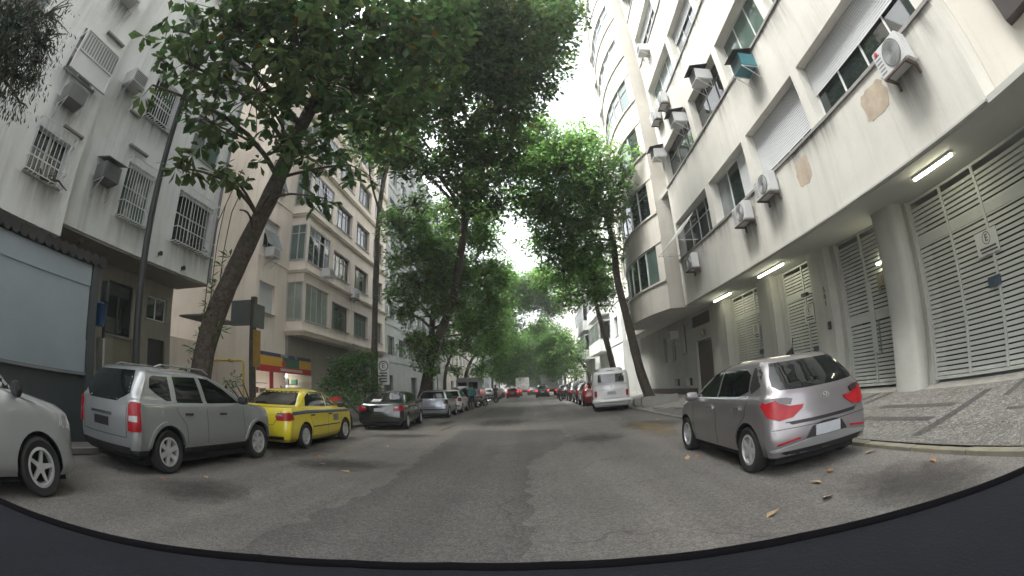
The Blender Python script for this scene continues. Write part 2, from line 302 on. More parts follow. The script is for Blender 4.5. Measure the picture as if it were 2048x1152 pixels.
def paving(name, c0, c1, scale=15):
    m = bpy.data.materials.new(name); m.use_nodes = True; nt = m.node_tree; L = nt.links; b = nt.nodes['Principled BSDF']; b.inputs['Roughness'].default_value = .85
    tc = N(nt, 'ShaderNodeTexCoord')
    v = N(nt, 'ShaderNodeTexVoronoi'); v.inputs['Scale'].default_value = scale; v.inputs['Randomness'].default_value = .75; L.new(tc.outputs['Object'], v.inputs['Vector'])
    e = N(nt, 'ShaderNodeTexVoronoi', feature='DISTANCE_TO_EDGE'); e.inputs['Scale'].default_value = scale; e.inputs['Randomness'].default_value = .75; L.new(tc.outputs['Object'], e.inputs['Vector'])
    sp = N(nt, 'ShaderNodeSeparateColor'); L.new(v.outputs['Color'], sp.inputs[0])
    mx = N(nt, 'ShaderNodeMix', data_type='RGBA'); mx.inputs[6].default_value = (*c0, 1); mx.inputs[7].default_value = (*c1, 1); L.new(sp.outputs[0], mx.inputs[0])
    n = N(nt, 'ShaderNodeTexNoise'); n.inputs['Scale'].default_value = .9; n.inputs['Detail'].default_value = 8; L.new(tc.outputs['Object'], n.inputs['Vector'])
    r2 = N(nt, 'ShaderNodeMapRange'); r2.inputs[1].default_value = .45; r2.inputs[2].default_value = .7; r2.inputs[4].default_value = .55; L.new(n.outputs[0], r2.inputs[0])
    m2 = N(nt, 'ShaderNodeMix', data_type='RGBA'); m2.inputs[7].default_value = (.10, .09, .075, 1); L.new(r2.outputs[0], m2.inputs[0]); L.new(mx.outputs[2], m2.inputs[6])
    r = N(nt, 'ShaderNodeMapRange'); r.inputs[1].default_value = .01; r.inputs[2].default_value = .09; L.new(e.outputs[0], r.inputs[0])
    m3 = N(nt, 'ShaderNodeMix', data_type='RGBA'); m3.inputs[6].default_value = (.06, .055, .045, 1); L.new(r.outputs[0], m3.inputs[0]); L.new(m2.outputs[2], m3.inputs[7])
    L.new(m3.outputs[2], b.inputs['Base Color'])
    bp = N(nt, 'ShaderNodeBump'); bp.inputs['Strength'].default_value = .6; bp.inputs['Distance'].default_value = .015; L.new(r.outputs[0], bp.inputs['Height']); L.new(bp.outputs[0], b.inputs['Normal'])
    return m
M['paving_white'] = paving('white_stone_mosaic', (.185, .18, .162), (.1, .097, .087))
M['paving_black'] = paving('black_stone_mosaic', (.035, .035, .035), (.06, .058, .055))
M['paving_left'] = paving('grey_stone_mosaic', (.165, .158, .142), (.097, .094, .083), 13)

def sheet(name, pts, z, m, kind='structure', parent=None):
    b = MB(); b.add([(p[0], p[1], z if len(p) < 3 else p[2]) for p in pts], [tuple(range(len(pts)))])
    o = b.build(name, m, parent)
    if parent is None: o['kind'] = kind
    return o
sheet('ground', [(-118, -38), (118, -38), (118, 338), (-118, 338)], -.03, M['concrete'])
def left_kerb(y): return -7.4 if y < 12.5 else (-7.4 + (y - 12.5) / 5 * 1.0 if y < 17.5 else -6.4)
KX = 4.52
ys = [-20, 12.5, 17.5, 300]
sheet('road', [(left_kerb(y), y) for y in ys] + [(KX, 300), (KX, -20)], 0, M['asphalt'])
def ragged(pts, amp, n=26, seed=1):
    rr = random.Random(seed); out = []
    for i, p in enumerate(pts):
        q = pts[(i + 1) % len(pts)]
        n = max(2, int(math.hypot(q[0] - p[0], q[1] - p[1]) / .22))
        for k in range(n):
            t = k / n; a = min(amp, .085)
            out.append((p[0] + (q[0] - p[0]) * t + rr.uniform(-a, a), p[1] + (q[1] - p[1]) * t + rr.uniform(-a, a)))
    return out
sheet('asphalt_patch', ragged([(-2.6, 2.2), (-.12, 2.2), (-.12, 8.3), (.9, 11.5), (.8, 14.2), (-2.45, 15.6), (-2.35, 9), (-2.2, 6.7)], .12), .004, M['asphalt_dark'])
sheet('asphalt_patch', ragged([(-2.9, 22), (-.6, 22), (-.6, 33), (-3.0, 33)], .15, seed=3), .004, M['asphalt_dark'])
sheet('asphalt_patch', ragged([(.6, 30), (2.3, 30), (2.3, 40), (.4, 44)], .15, seed=4), .004, M['asphalt_dark'])
for k, (x, y, rx, ry) in enumerate([(-3.6, 7.9, 1.3, .9), (-4.2, 13.6, 1.4, 1.2), (3.3, 13.2, 1.1, 1.6), (-4.4, 4.6, 1.0, .9), (3.7, 3.0, .9, 1.6), (-5.0, 9.3, .9, 1.6), (-1.2, 18.5, 1.3, 2.4), (1.4, 11.5, .9, 1.8), (-6.2, 6.4, .8, 2.2), (3.6, 6.6, .8, 1.9), (-6.1, 11, .8, 1.8), (-3.6, 19, .5, 2.2)]):  # ovals under parked cars are painted contact shade, the others stains
    sheet('road_stain_and_shade', [(x + rx * (1 + .3 * math.sin(3 * a + k)) * math.cos(a), y + ry * (1 + .25 * math.sin(2 * a + k * 2)) * math.sin(a)) for a in [i * math.pi / 12 for i in range(24)]], .008, M['stain_shade_soft'])
soft_edge(M['yellow_worn'], .1, .5, .5)
sheet('road_marking', ragged([(2.6, 9.4), (3.1, 9.2), (3.9, 12.4), (3.2, 15.8), (2.75, 13)], .12, seed=8), .0085, M['yellow_worn'])
sheet('road_marking', ragged([(-3.4, 14.2), (-3.15, 14.2), (-2.9, 18.5), (-3.1, 18.5)], .05, seed=9), .0085, M['yellow_worn'])

def pz(x): return .055 + (x - KX) * .075     # right pavement rises to the wall
def rp_sheet(name, y0, y1, x0, x1, m, dz=0., parent=None):
    b = MB(); b.quad((x0, y0, pz(x0) + dz), (x1, y0, pz(x1) + dz), (x1, y1, pz(x1) + dz), (x0, y1, pz(x0) + dz)); return b.build(name, m, parent)
rp = rp_sheet('pavement_right', -20, 17.6, KX + .16, 7.75, M['paving_white']); rp['kind'] = 'structure'
rp2 = rp_sheet('pavement_right_far', 17.6, 300, KX + .16, 8.9, M['concrete']); rp2['kind'] = 'structure'
o = rp_sheet('pavement_step', -20, 17.6, 7.75, 8.9, M['concrete']); o['kind'] = 'structure'
M['strip'] = M['paving_black']
def strip(x0, y0, x1, y1): rp_sheet('mosaic_stripe', y0, y1, x0, x1, M['strip'], .004, rp)
for oy in (0, 4.3, 8.6, -4.3):
    strip(6.38, 4.56 + oy, 6.6, 6.58 + oy); strip(5.61, 4.56 + oy, 5.83, 6.3 + oy); strip(4.95, 4.17 + oy, 7.3, 4.37 + oy)
    strip(6.75, 7.34 + oy, 7.72, 7.52 + oy); strip(6.75, 7.8 + oy, 7.72, 7.96 + oy); strip(6.0, 6.9 + oy, 6.12, 7.5 + oy)
kb = MB().box((-.08, -.49, -.1), (.08, .49, 0)).mesh('kerb_stone', M['kerb_yellow']); kb2 = MB().box((-.08, -.49, -.1), (.08, .49, 0)).mesh('kerb_stone', M['kerb'])
for i in range(-4, 40):
    link_mesh('kerb_stone', kb if i < 14 else kb2, rp, (KX + .08, i + .5, .052 + random.uniform(-.006, .006)), (0, random.uniform(-.03, .03), random.uniform(-.012, .012)))
b = MB().box((KX, 40, -.02), (KX + .16, 300, .06)); b.build('kerb', M['kerb'], rp2)
yy = [-20, 12.5, 17.5, 300]
b = MB()
b.add([(left_kerb(y) - .16, y, .12) for y in yy] + [(-14, y, .16) for y in yy], [(i, i + 1, i + 5, i + 4) for i in range(3)])
lp = b.build('pavement_left', M['paving_left']); lp['kind'] = 'structure'
for i in range(2, 40):
    y = i + .5; a = math.atan2(left_kerb(y + .5) - left_kerb(y - .5), 1)
    link_mesh('kerb_stone', kb2, lp, (left_kerb(y) - .08, y, .116 + random.uniform(-.006, .006)), (0, random.uniform(-.03, .03), -a))
b = MB().box((-6.56, 40, -.02), (-6.4, 300, .12)); b.build('kerb', M['kerb'], lp)

# ================================================================== facade tools
def facade(parent, x, s, y0, y1, z0, z1, holes, depth, m, back=7., name='wall', bottom=True):
    """wall in the plane x, outside on the side s (-1: faces -x); rectangular openings with reveals"""
    b = MB(); xi = x - s * depth; xb = x - s * back
    ysn = sorted({y0, y1} | {v for h in holes for v in h[:2] if y0 < v < y1}); zsn = sorted({z0, z1} | {v for h in holes for v in h[2:] if z0 < v < z1})
    for i in range(len(ysn) - 1):
        for k in range(len(zsn) - 1):
            cy, cz = (ysn[i] + ysn[i + 1]) / 2, (zsn[k] + zsn[k + 1]) / 2
            if any(h[0] < cy < h[1] and h[2] < cz < h[3] for h in holes): continue
            b.quad((x, ysn[i], zsn[k]), (x, ysn[i + 1], zsn[k]), (x, ysn[i + 1], zsn[k + 1]), (x, ysn[i], zsn[k + 1]))
    for a, c, e, f in holes:
        b.quad((x, a, e), (x, c, e), (xi, c, e), (xi, a, e)); b.quad((x, a, f), (xi, a, f), (xi, c, f), (x, c, f))
        b.quad((x, a, e), (xi, a, e), (xi, a, f), (x, a, f)); b.quad((x, c, e), (x, c, f), (xi, c, f), (xi, c, e))
    b.quad((x, y0, z0), (x, y0, z1), (xb, y0, z1), (xb, y0, z0)); b.quad((x, y1, z0), (xb, y1, z0), (xb, y1, z1), (x, y1, z1))
    b.quad((x, y0, z1), (x, y1, z1), (xb, y1, z1), (xb, y0, z1)); b.quad((xb, y0, z0), (xb, y0, z1), (xb, y1, z1), (xb, y1, z0))
    if bottom: b.quad((x, y0, z0), (xb, y0, z0), (xb, y1, z0), (x, y1, z0))
    me = b.mesh(name, m, origin_of(parent)); bm = bmesh.new(); bm.from_mesh(me); bmesh.ops.remove_doubles(bm, verts=bm.verts, dist=1e-4); bmesh.ops.recalc_face_normals(bm, faces=bm.faces); bm.to_mesh(me); bm.free()
    return link_mesh(name, me, parent)
def shutter_mesh(x, s, ya, yb, za, zb, pitch=.055):
    b = MB(); n = max(2, int((zb - za) / pitch)); dz = (zb - za) / n
    for k in range(n):                       # each slat leans out a little at its foot
        z = za + k * dz
        b.quad((x + s * .012, ya, z + .006), (x + s * .012, yb, z + .006), (x, yb, z + dz), (x, ya, z + dz))
        b.quad((x, ya, z), (x, yb, z), (x + s * .012, yb, z + .006), (x + s * .012, ya, z + .006))
    return b
def window(parent, x, s, ya, yb, za, zb, n=2, inset=.2, fm=None, gm=None, rail=None, fw_=.05, shut=0., shut_gap=False, pale=(), sill=True, name='window', open_=()):
    """frame with n panes set inset behind the wall face; shut = share of the height covered by a roller shutter"""
    fm = fm or M['frame_grey']; gm = gm or M['win_glass']; xw = x - s * inset
    b = MB(); t = .05
    def bx(y0, y1, z0, z1, d0=0, d1=t): b.box((xw - s * d1, y0, z0), (xw - s * d0, y1, z1))
    bx(ya, ya + fw_, za, zb); bx(yb - fw_, yb, za, zb); bx(ya + fw_, yb - fw_, za, za + fw_); bx(ya + fw_, yb - fw_, zb - fw_, zb)
    edges = [ya + fw_ + (yb - ya - 2 * fw_) * i / n for i in range(n + 1)]
    for e in edges[1:-1]: bx(e - .025, e + .025, za + fw_, zb - fw_, .003, t - .003)
    if rail: bx(ya + fw_, yb - fw_, za + (zb - za) * rail - .02, za + (zb - za) * rail + .02, .006, t - .006)
    f = b.build(name, fm, parent)
    for i in range(n):
        g = M['win_glass_pale'] if i in pale else gm
        q = MB(); q.box((xw - s * .035, edges[i], za + fw_), (xw - s * .028, edges[i + 1], zb - fw_)); q.build('pane', g, f)
    if shut > 0:
        q = shutter_mesh(xw + s * .03, s, ya + .01, yb - .01, zb - (zb - za) * shut, zb - .005); q.build('shutter', M['shutter'], f)
    if sill:
        q = MB().box((x + s * .035, ya - .05, za - .06), (x - s * .12, yb + .05, za - .003)); q.build('sill', M['sill'], f)
    return f
def text_mesh(s, size, m, name='lettering', extrude=.004):
    cu = bpy.data.curves.new(name, 'FONT'); cu.body = s; cu.size = size; cu.extrude = extrude; cu.align_x = 'CENTER'; cu.align_y = 'CENTER'; cu.resolution_u = 2
    t = bpy.data.objects.new(name, cu); COL.objects.link(t); dg = bpy.context.evaluated_depsgraph_get()
    me = bpy.data.meshes.new_from_object(t.evaluated_get(dg)); bpy.data.objects.remove(t); bpy.data.curves.remove(cu); me.materials.clear(); me.materials.append(m); return me
ROT_R = Matrix(((0, 0, -1), (-1, 0, 0), (0, 1, 0))).to_euler()   # text read on a wall facing -x
ROT_L = Matrix(((0, 0, 1), (1, 0, 0), (0, 1, 0))).to_euler()     # text read on a wall facing +x

# ================================================================== right: cream apartment block with slatted gates
GX = 8.25; SOF = 4.2
R1 = thing('apartment_building', 'cream apartment block with slatted white garage gates and roller shutters', 'building', (6.5, 10, 0))
cols = [(2.9, 6.87), (7.2, 10.2), (10.57, 13.5), (13.9, 17.62)]
floors = [(6.12, 7.68), (9.5, 11.16), (13.0, 14.68)] + [(13.0 + 3.45 * k, 14.68 + 3.45 * k) for k in range(1, 6)]
holes = [(a, c, z0, z1) for (z0, z1) in floors for (a, c) in cols]
facade(R1, 6.5, -1, 2.5, 17.9, SOF, 33, holes, .4, M['cream'])
for fi, (z0, z1) in enumerate(floors):
    for ci, (a, c) in enumerate(cols):
        kw = dict(n=3, inset=.3, fm=M['frame_grey'], sill=False)
        if fi == 0:
            kw = [dict(n=4, shut=.52, fm=M['white_metal'], pale=()), dict(n=4, shut=.84, fm=M['white_metal']), dict(n=3, fm=M['white_metal'], pale=(2,)), dict(n=4, fm=M['frame_grey'], rail=.65)][ci]
            kw.update(inset=.3, sill=False)
        elif fi == 1: kw.update(fm=M['white_metal'] if ci < 2 else M['frame_brown'], gm=M['win_glass_green'] if ci < 2 else M['win_glass'], rail=.7 if ci > 1 else None, pale=(1,) if ci == 0 else ())
        else: kw.update(fm=M['white_metal'], pale=(ci % 3, (ci + 1) % 3), gm=M['win_glass_green'] if (fi + ci) % 2 else M['win_glass'], shut=(.35 if (fi * 3 + ci) % 4 == 0 else 0))  # more pale panes up here, painting in the reflected sky
        f = window(R1, 6.5, -1, a, c, z0, z1, **kw)
        if fi == 0 and ci == 2:
            shutter_mesh(6.77, -1, a + .05, a + 1.0, z0 + .06, z1 - .06).build('shutter', M['shutter'], f)
    b = MB().box((6.455, 2.5, z0 - .075), (6.62, 17.86, z0 - .004)); b.build('string_course', M['sill'], R1)
for yq0, yq1, zq0, zq1, sd_ in ((4.5, 5.38, 5.2, 5.86, 1), (7.65, 8.32, 5.15, 5.82, 2)):
    rr = random.Random(sd_); pts = [((yq0 + yq1) / 2 + (yq1 - yq0) / 2 * math.copysign(abs(math.cos(a)) ** .6, math.cos(a)) * rr.uniform(.86, 1.05), (zq0 + zq1) / 2 + (zq1 - zq0) / 2 * math.copysign(abs(math.sin(a)) ** .6, math.sin(a)) * rr.uniform(.86, 1.05)) for a in [i * math.pi / 11 for i in range(22)]]
    MB().prism_x(pts, 6.496, 6.51).build('plaster_patch', M['tan_patch'], R1)
# drip edge, end pilaster, soffit panel
MB().box((6.47, 2.52, SOF + .0), (6.6, 17.88, SOF - .035)).build('drip_edge', M['soffit'], R1)
MB().box((6.6, 2.52, SOF - .05), (8.9, 17.88, SOF - .004)).build('soffit', M['soffit'], R1)
MB().box((7.25, -8, SOF + .05), (9.5, 2.494, 34)).build('side_wing', M['cream2'], R1)
MB().box((6.55, -8, SOF - .055), (9.6, 2.515, SOF + .045)).build('soffit', M['soffit'], R1)
M['brown_tile'] = mat('dark_brown_cladding', (.035, .026, .022), .7, var=.3, scale=2)
for k in range(10):
    MB().box((7.0, -7.9, SOF + .9 + k * 2.9), (7.26, 1.45, SOF + 3.6 + k * 2.9)).build('brown_panel', M['brown_tile'], R1)
# ground-floor wall with gate openings
gates = [(-1.2, 6.42), (7.42, 9.5), (10.72, 12.66), (14.06, 16.8)]
b = MB()
prev = -8.
for a, c in gates + [(17.9, 17.9)]:
    MB().box((GX - .12, prev, .2), (GX + .5, a, SOF - .05)).build('ground_wall', M['ground_wall'], R1); prev = c
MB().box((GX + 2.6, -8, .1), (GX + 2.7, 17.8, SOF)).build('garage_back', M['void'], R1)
MB().box((GX - .1, -8, .1), (GX + 2.7, 17.85, .3)).build('garage_floor', M['concrete'], R1)
for yp in (6.92,):   # free-standing round-edged pier beside the wide gate
    b = MB(); pts = []
    for k in range(16):
        a = 2 * math.pi * k / 16; pts.append((GX - .34 + .26 * math.copysign(abs(math.cos(a)) ** .55, math.cos(a)), yp + .44 * math.copysign(abs(math.sin(a)) ** .55, math.sin(a))))
    b.prism(pts, .25, SOF - .05); b.build('pier', M['ground_wall'], R1, smooth=40)
for yp, hw in ((10.1, .42), (13.36, .5), (17.3, .45)):
    b = MB().box((GX - .42, yp - hw, .25), (GX - .115, yp + hw, SOF - .05)); b.build('pier', M['ground_wall'], R1)

def gate(y0, y1, label, div, wide, lowers=(), pitch=.098):
    g = thing('slatted_gate', label, 'gate', (GX, (y0 + y1) / 2, .4)); z0, z1 = .40, SOF - .06
    b = MB(); t = .05
    b.box((GX, y0, z0), (GX + t, y0 + .05, z1)); b.box((GX, y1 - .05, z0), (GX + t, y1, z1)); b.box((GX, y0 + .05, z0), (GX + t, y1 - .05, z0 + .06)); b.box((GX, y0 + .05, z1 - .05), (GX + t, y1 - .05, z1))
    es = [y0 + .05] + [y0 + (y1 - y0) * d for d in div] + [y1 - .05]
    for e in es[1:-1]: b.box((GX - .008, e - .035, z0 + .06), (GX + t - .008, e + .035, z1 - .05))
    for zz in wide: b.box((GX + .004, y0 + .05, zz - .09), (GX + t - .004, y1 - .05, zz + .09))
    b.build('gate_frame', M['gate'], g)
    for i in range(len(es) - 1):
        ya, yb = es[i] + (.035 if i else 0), es[i + 1] - (.035 if i < len(es) - 2 else 0)
        sm = MB().obox((0, 0, 0), (.012, yb - ya, .07), Matrix.Rotation(R(12), 3, 'Y')).mesh('slat', M['gate'])
        nz = int((z1 - z0 - .13) / pitch)
        for k in range(nz):
            z = z0 + .11 + k * pitch
            if any(abs(z - zz) < .085 for zz in wide): continue
            link_mesh('slat', sm, g, (GX + .025, (ya + yb) / 2, z), (0, random.uniform(-.03, .03), 0))
    return g
gA = gate(gates[0][0], gates[0][1], 'widest slatted white garage gate with a blue plate, beside the rounded pier', (.36, .72, .86), (3.25,))
gB = gate(gates[1][0], gates[1][1], 'slatted white double door with pull bar and tan no parking sign', (.52,), (2.05,))
gC = gate(gates[2][0], gates[2][1], 'slatted white gate with camera bracket between the two narrow piers', (.4,), (3.25,))
gD = gate(gates[3][0], gates[3][1], 'slatted white gate next to the dark wooden entrance door', (.3, .66), (3.3,))
MB().box((GX - .03, 8.35, 1.2), (GX - .012, 8.55, 2.9)).build('door_lock_panel', M['gate'], gB)
MB().tube([(GX - .06, 8.2, 1.15), (GX - .06, 8.2, 1.95)], .02).build('pull_bar', M['grey_metal'], gB)
def plate(y0, y1, z0, z1, m, label, name='wall_sign', cat='sign', lines=True, x=None):
    x = x or GX - .05
    t = thing(name, label, cat, (x, (y0 + y1) / 2, (z0 + z1) / 2)); MB().box((x, y0, z0), (x + .02, y1, z1)).build('panel', m, t)
    if lines:
        h = z1 - z0; yc = (y0 + y1) / 2
        link_mesh('letter', text_mesh('E', h * .42, M['ink']), t, (x - .004, yc, z0 + h * .68), ROT_R)
        ring = MB()
        for k in range(20):
            a0, a1 = 2 * math.pi * k / 20, 2 * math.pi * (k + 1) / 20
            ro, ri = h * .27, h * .235
            ring.quad((x - .003, yc + ro * math.cos(a0), z0 + h * .68 + ro * math.sin(a0)), (x - .003, yc + ro * math.cos(a1), z0 + h * .68 + ro * math.sin(a1)), (x - .003, yc + ri * math.cos(a1), z0 + h * .68 + ri * math.sin(a1)), (x - .003, yc + ri * math.cos(a0), z0 + h * .68 + ri * math.sin(a0)))
        ring.build('ring', M['sign_red'] if False else M['ink'], t)
        MB().box((x - .004, y0 + .08, z0 + h * .24), (x - .001, y1 - .08, z0 + h * .32)).build('print_line', M['ink'], t)
        MB().box((x - .004, y0 + .06, z0 + h * .1), (x - .001, y1 - .1, z0 + h * .17)).build('print_line', M['ink'], t)
    return t
plate(4.06, 4.68, 2.47, 2.9, M['sign_white'], 'white no parking sign with letter E on the widest slatted gate')
plate(7.44, 8.04, 2.55, 2.98, M['sign_tan'], 'tan no parking sign with letter E on the slatted double door')
plate(11.05, 11.6, 2.38, 2.9, M['sign_white'], 'white no parking sign with letter E under the camera bracket')
plate(14.7, 15.2, 2.32, 2.84, M['sign_white'], 'small white no parking sign on the gate by the entrance door')
plate(4.2, 4.55, 1.9, 2.08, M['blue_dark'], 'small dark blue plate on the widest slatted gate', 'gate_plate', 'plate', False)
plate(11.0, 11.3, 1.5, 1.66, M['blue_dark'], 'small dark plate low on the gate with camera bracket', 'gate_plate', 'plate', False)
plate(14.55, 14.85, 1.75, 1.9, M['blue_dark'], 'small dark plate low on the gate by the entrance door', 'gate_plate', 'plate', False)
nt_ = thing('house_number', 'dark vertical house number on the pier beside the slatted double door', 'house number', (GX - .42, 9.9, 2.85))
for k, ch in enumerate('501'):
    link_mesh('digit', text_mesh(ch, .2, M['ink']), nt_, (GX - .425, 9.92, 3.05 - k * .18), ROT_R)
t = thing('intercom', 'small black intercom box on the pier below the house number', 'intercom', (GX - .44, 9.85, 2.0)); MB().box((GX - .46, 9.8, 2.0), (GX - .42, 9.92, 2.2)).build('case', M['black'], t); MB().box((GX - .465, 9.83, 2.03), (GX - .46, 9.89, 2.08)).build('button', M['grey_metal'], t)
t = thing('security_camera', 'small dark security camera bracket on the slatted gate', 'camera', (GX - .2, 10.8, 3.2))
MB().tube([(GX, 10.85, 3.1), (GX - .12, 10.85, 3.15), (GX - .2, 11.1, 3.17)], .018).build('arm', M['dark_metal'], t); MB().box((GX - .26, 11.05, 3.13), (GX - .16, 11.35, 3.22)).build('housing', M['dark_metal'], t)
def tube_lamp(c, L_, label, axis='y', z=SOF - .05):
    t = thing('tube_lamp', label, 'lamp', (c[0], c[1], z), 'tube lamps under the overhang')
    MB().box((c[0] - .05, c[1] - L_ / 2 - .03, z - .045), (c[0] + .05, c[1] + L_ / 2 + .03, z - .003)).build('fitting', M['white_metal'], t)
    MB().tube([(c[0], c[1] - L_ / 2, z - .065), (c[0], c[1] + L_ / 2, z - .065)], .026, 10).build('tube', M['tube'], t)
tube_lamp((7.15, 4.6), 1.15, 'lit fluorescent tube on the soffit before the widest gate')
tube_lamp((7.33, 11.9), 1.6, 'lit fluorescent tube on the soffit before the camera bracket gate')
tube_lamp((7.42, 16.0), 1.6, 'lit fluorescent tube on the soffit nearest the entrance door')
t = thing('tube_lamp', 'short lit tube lamp fixed to the slatted double door', 'lamp', (GX - .1, 7.6, 3.2), 'tube lamps under the overhang')
MB().box((GX - .06, 7.32, 3.17), (GX - .01, 7.92, 3.23)).build('fitting', M['white_metal'], t); MB().tube([(GX - .085, 7.35, 3.2), (GX - .085, 7.9, 3.2)], .024, 10).build('tube', M['tube'], t)

# -------------------------------------------------- air conditioners (front faces -x; mesh origin at the wall)
def split_meshes():
    b = MB().box((-.36, -.41, -.28), (-.06, .41, .28)); body = b.mesh('ac_case', M['white_plastic'])
    bm = bmesh.new(); bm.from_mesh(body); bmesh.ops.bevel(bm, geom=list(bm.edges), offset=.025, segments=2, affect='EDGES'); bmesh.ops.recalc_face_normals(bm, faces=bm.faces); bm.to_mesh(body); bm.free()
    b = MB(); b.lathe([(.0, -.366), (.06, -.372), (.06, -.364), (.235, -.364), (.235, -.37), (.25, -.37), (.25, -.355)], 'x', 24, (0, -.1, 0)); fan = b.mesh('fan_grille', M['grey_metal'])
    b = MB()
    for k in range(5): b.lathe([(.07 + .035 * k, -.376), (.078 + .035 * k, -.376), (.078 + .035 * k, -.366), (.07 + .035 * k, -.366)], 'x', 20, (0, -.1, 0), close=True)
    rings = b.mesh('fan_guard', M['white_plastic'])
    b = MB(); b.box((-.40, -.34, -.33), (.0, -.29, -.285)); b.box((-.40, .29, -.33), (0, .34, -.285)); b.box((-.045, -.34, -.46), (-.004, -.29, -.33)); b.box((-.045, .29, -.46), (-.004, .34, -.33)); b.box((-.4, -.29, -.32), (-.36, .29, -.29)); br = b.mesh('bracket', M['rust'])
    b = MB(); b.tube([(-.2, .41, -.1), (-.2, .5, -.1), (-.1, .55, -.06), (-.0, .56, .02)], .035, 8); pipe = b.mesh('pipe', M['white_plastic'], smooth=50)
    b = MB()
    for k in range(6): b.box((-.363, .2, -.2 + k * .07), (-.352, .36, -.175 + k * .07))
    lou = b.mesh('side_louvre', M['grey_metal'])
    return body, fan, rings, br, pipe, lou
ACM = split_meshes()
def split_ac(x, y, z, label, rz=0, red=False):
    t = thing('air_conditioner', label, 'air conditioner', (x, y, z), 'outdoor air conditioner units', rz)
    for n_, me in zip(('case', 'fan', 'fan_guard', 'bracket', 'pipe', 'side_louvre'), ACM):
        o = bpy.data.objects.new(n_, me); COL.objects.link(o); o.parent = t
    if red:
        o = MB().lathe([(.05, -.363), (.05, -.36), (0.0, -.366)], 'x', 14, (0, .28, .2)).build_local('badge', M['sign_red'], t)
    return t
split_ac(6.5, 3.85, 5.72, 'white outdoor air conditioner with red badge under the half-shuttered window', red=True)
split_ac(6.5, 11.15, 5.62, 'white outdoor air conditioner left of the tan plaster patch')
split_ac(6.5, 9.55, 5.78, 'white outdoor air conditioner below the nearly closed roller shutter')
split_ac(6.5, 15.9, 5.5, 'white outdoor air conditioner below the white awning')
split_ac(6.5, 15.6, 12.6, 'white outdoor air conditioner, near one of the pair high on the cream block')
split_ac(6.5, 16.9, 12.6, 'white outdoor air conditioner, far one of the pair high on the cream block')
def window_ac(x, y, z, s, label, cover=None, m=None):
    t = thing('air_conditioner', label, 'air conditioner', (x, y, z), 'window air conditioner boxes')
    c = MB().box((x + s * .5, y - .3, z - .2), (x - s * .1, y + .3, z + .2)).build('case', m or M['white_plastic'], t)
    b = MB()
    for k in range(7): b.box((x + s * .503, y - .25, z - .15 + k * .045), (x + s * .51, y + .25, z - .13 + k * .045))
    b.build('grille', M['grey_metal'], c)
    for d in (-.28, .28): MB().tube([(x + s * .52, y + d, z - .23), (x - s * .0, y + d, z - .23), (x - s * .0, y + d, z - .6), (x + s * .52, y + d, z - .23)], .015, 6).build('bracket', M['white_metal'], t)
    if cover: MB().obox((x + s * .3, y, z + .33), (.75, .72, .02), Matrix.Rotation(s * R(14), 3, 'Y')).build('rain_cover', cover, t)
    return t
window_ac(6.5, 8.65, 9.05, -1, 'teal fronted window air conditioner with dark hood below cream block glazing', M['dark_metal'], M['teal'])
window_ac(6.5, 11.5, 10.75, -1, 'window air conditioner with rain cover and wire bracket, beside the opened casements', M['dark_metal'])
window_ac(6.5, 14.4, 10.85, -1, 'window air conditioner with rain cover at a brown framed window top', M['dark_metal'])
window_ac(6.5, 17.6, 11.0, -1, 'window air conditioner with rain cover at the cream block far corner', M['dark_metal'])
window_ac(6.5, 16.1, 16.1, -1, 'white boxed window air conditioner high on the cream block')
def awning(x, s, y0, y1, z1, drop, out, label, m=None):
    t = thing('awning', label, 'awning', (x, (y0 + y1) / 2, z1))
    b = MB(); n = 8
    for k in range(n):
        a, c = k / n, (k + 1) / n
        sag = lambda q: .06 * math.sin(math.pi * q)
        b.quad((x + s * out * a, y0, z1 - drop * a - sag(a)), (x + s * out * a, y1, z1 - drop * a - sag(a)), (x + s * out * c, y1, z1 - drop * c - sag(c)), (x + s * out * c, y0, z1 - drop * c - sag(c)))
    o = b.build('cloth', m or M['sign_white'], t); md = o.modifiers.new('t', 'SOLIDIFY'); md.thickness = .012
    b = MB()
    for yq in (y0, y1): b.tube([(x, yq, z1 - drop), (x + s * out, yq, z1 - drop)], .012, 6)
    b.tube([(x + s * out, y0, z1 - drop), (x + s * out, y1, z1 - drop)], .014, 6); b.build('frame', M['white_metal'], t)
awning(6.5, -1, 15.4, 17.6, 7.35, 1.1, 1.0, 'white cloth awning propped out at a lower cream block window')

# ================================================================== right: building with stacked bow fronts
R2 = thing('apartment_building', 'cream apartment block with stacked curved bow windows', 'building', (7, 25, 0))
slot = [(17.98, 18.45, 5.75 + 3.1 * k, 7.25 + 3.1 * k) for k in range(8)]
far = [(27.3, 29.2, 5.5 + 3.1 * k, 7.1 + 3.1 * k) for k in range(8)] + [(29.9, 31.8, 5.5 + 3.1 * k, 7.1 + 3.1 * k) for k in range(8)]
facade(R2, 6.95, -1, 17.905, 32.4, 4.25, 33.5, slot + far, .3, M['cream2'])
for h in slot: window(R2, 6.95, -1, *h, n=1, inset=.2, fm=M['frame_brown'])
for h in far: window(R2, 6.95, -1, *h, n=3, inset=.15, fm=M['frame_grey'])
def bowx(y): return 5.42 + ((y - 22.3) / 3.85) ** 2 * .62
BY = [18.5 + (26.1 - 18.5) * i / 16 for i in range(17)]; BP = [19.0, 20.1, 21.2, 22.3, 23.4, 24.5, 25.3, 26.08]
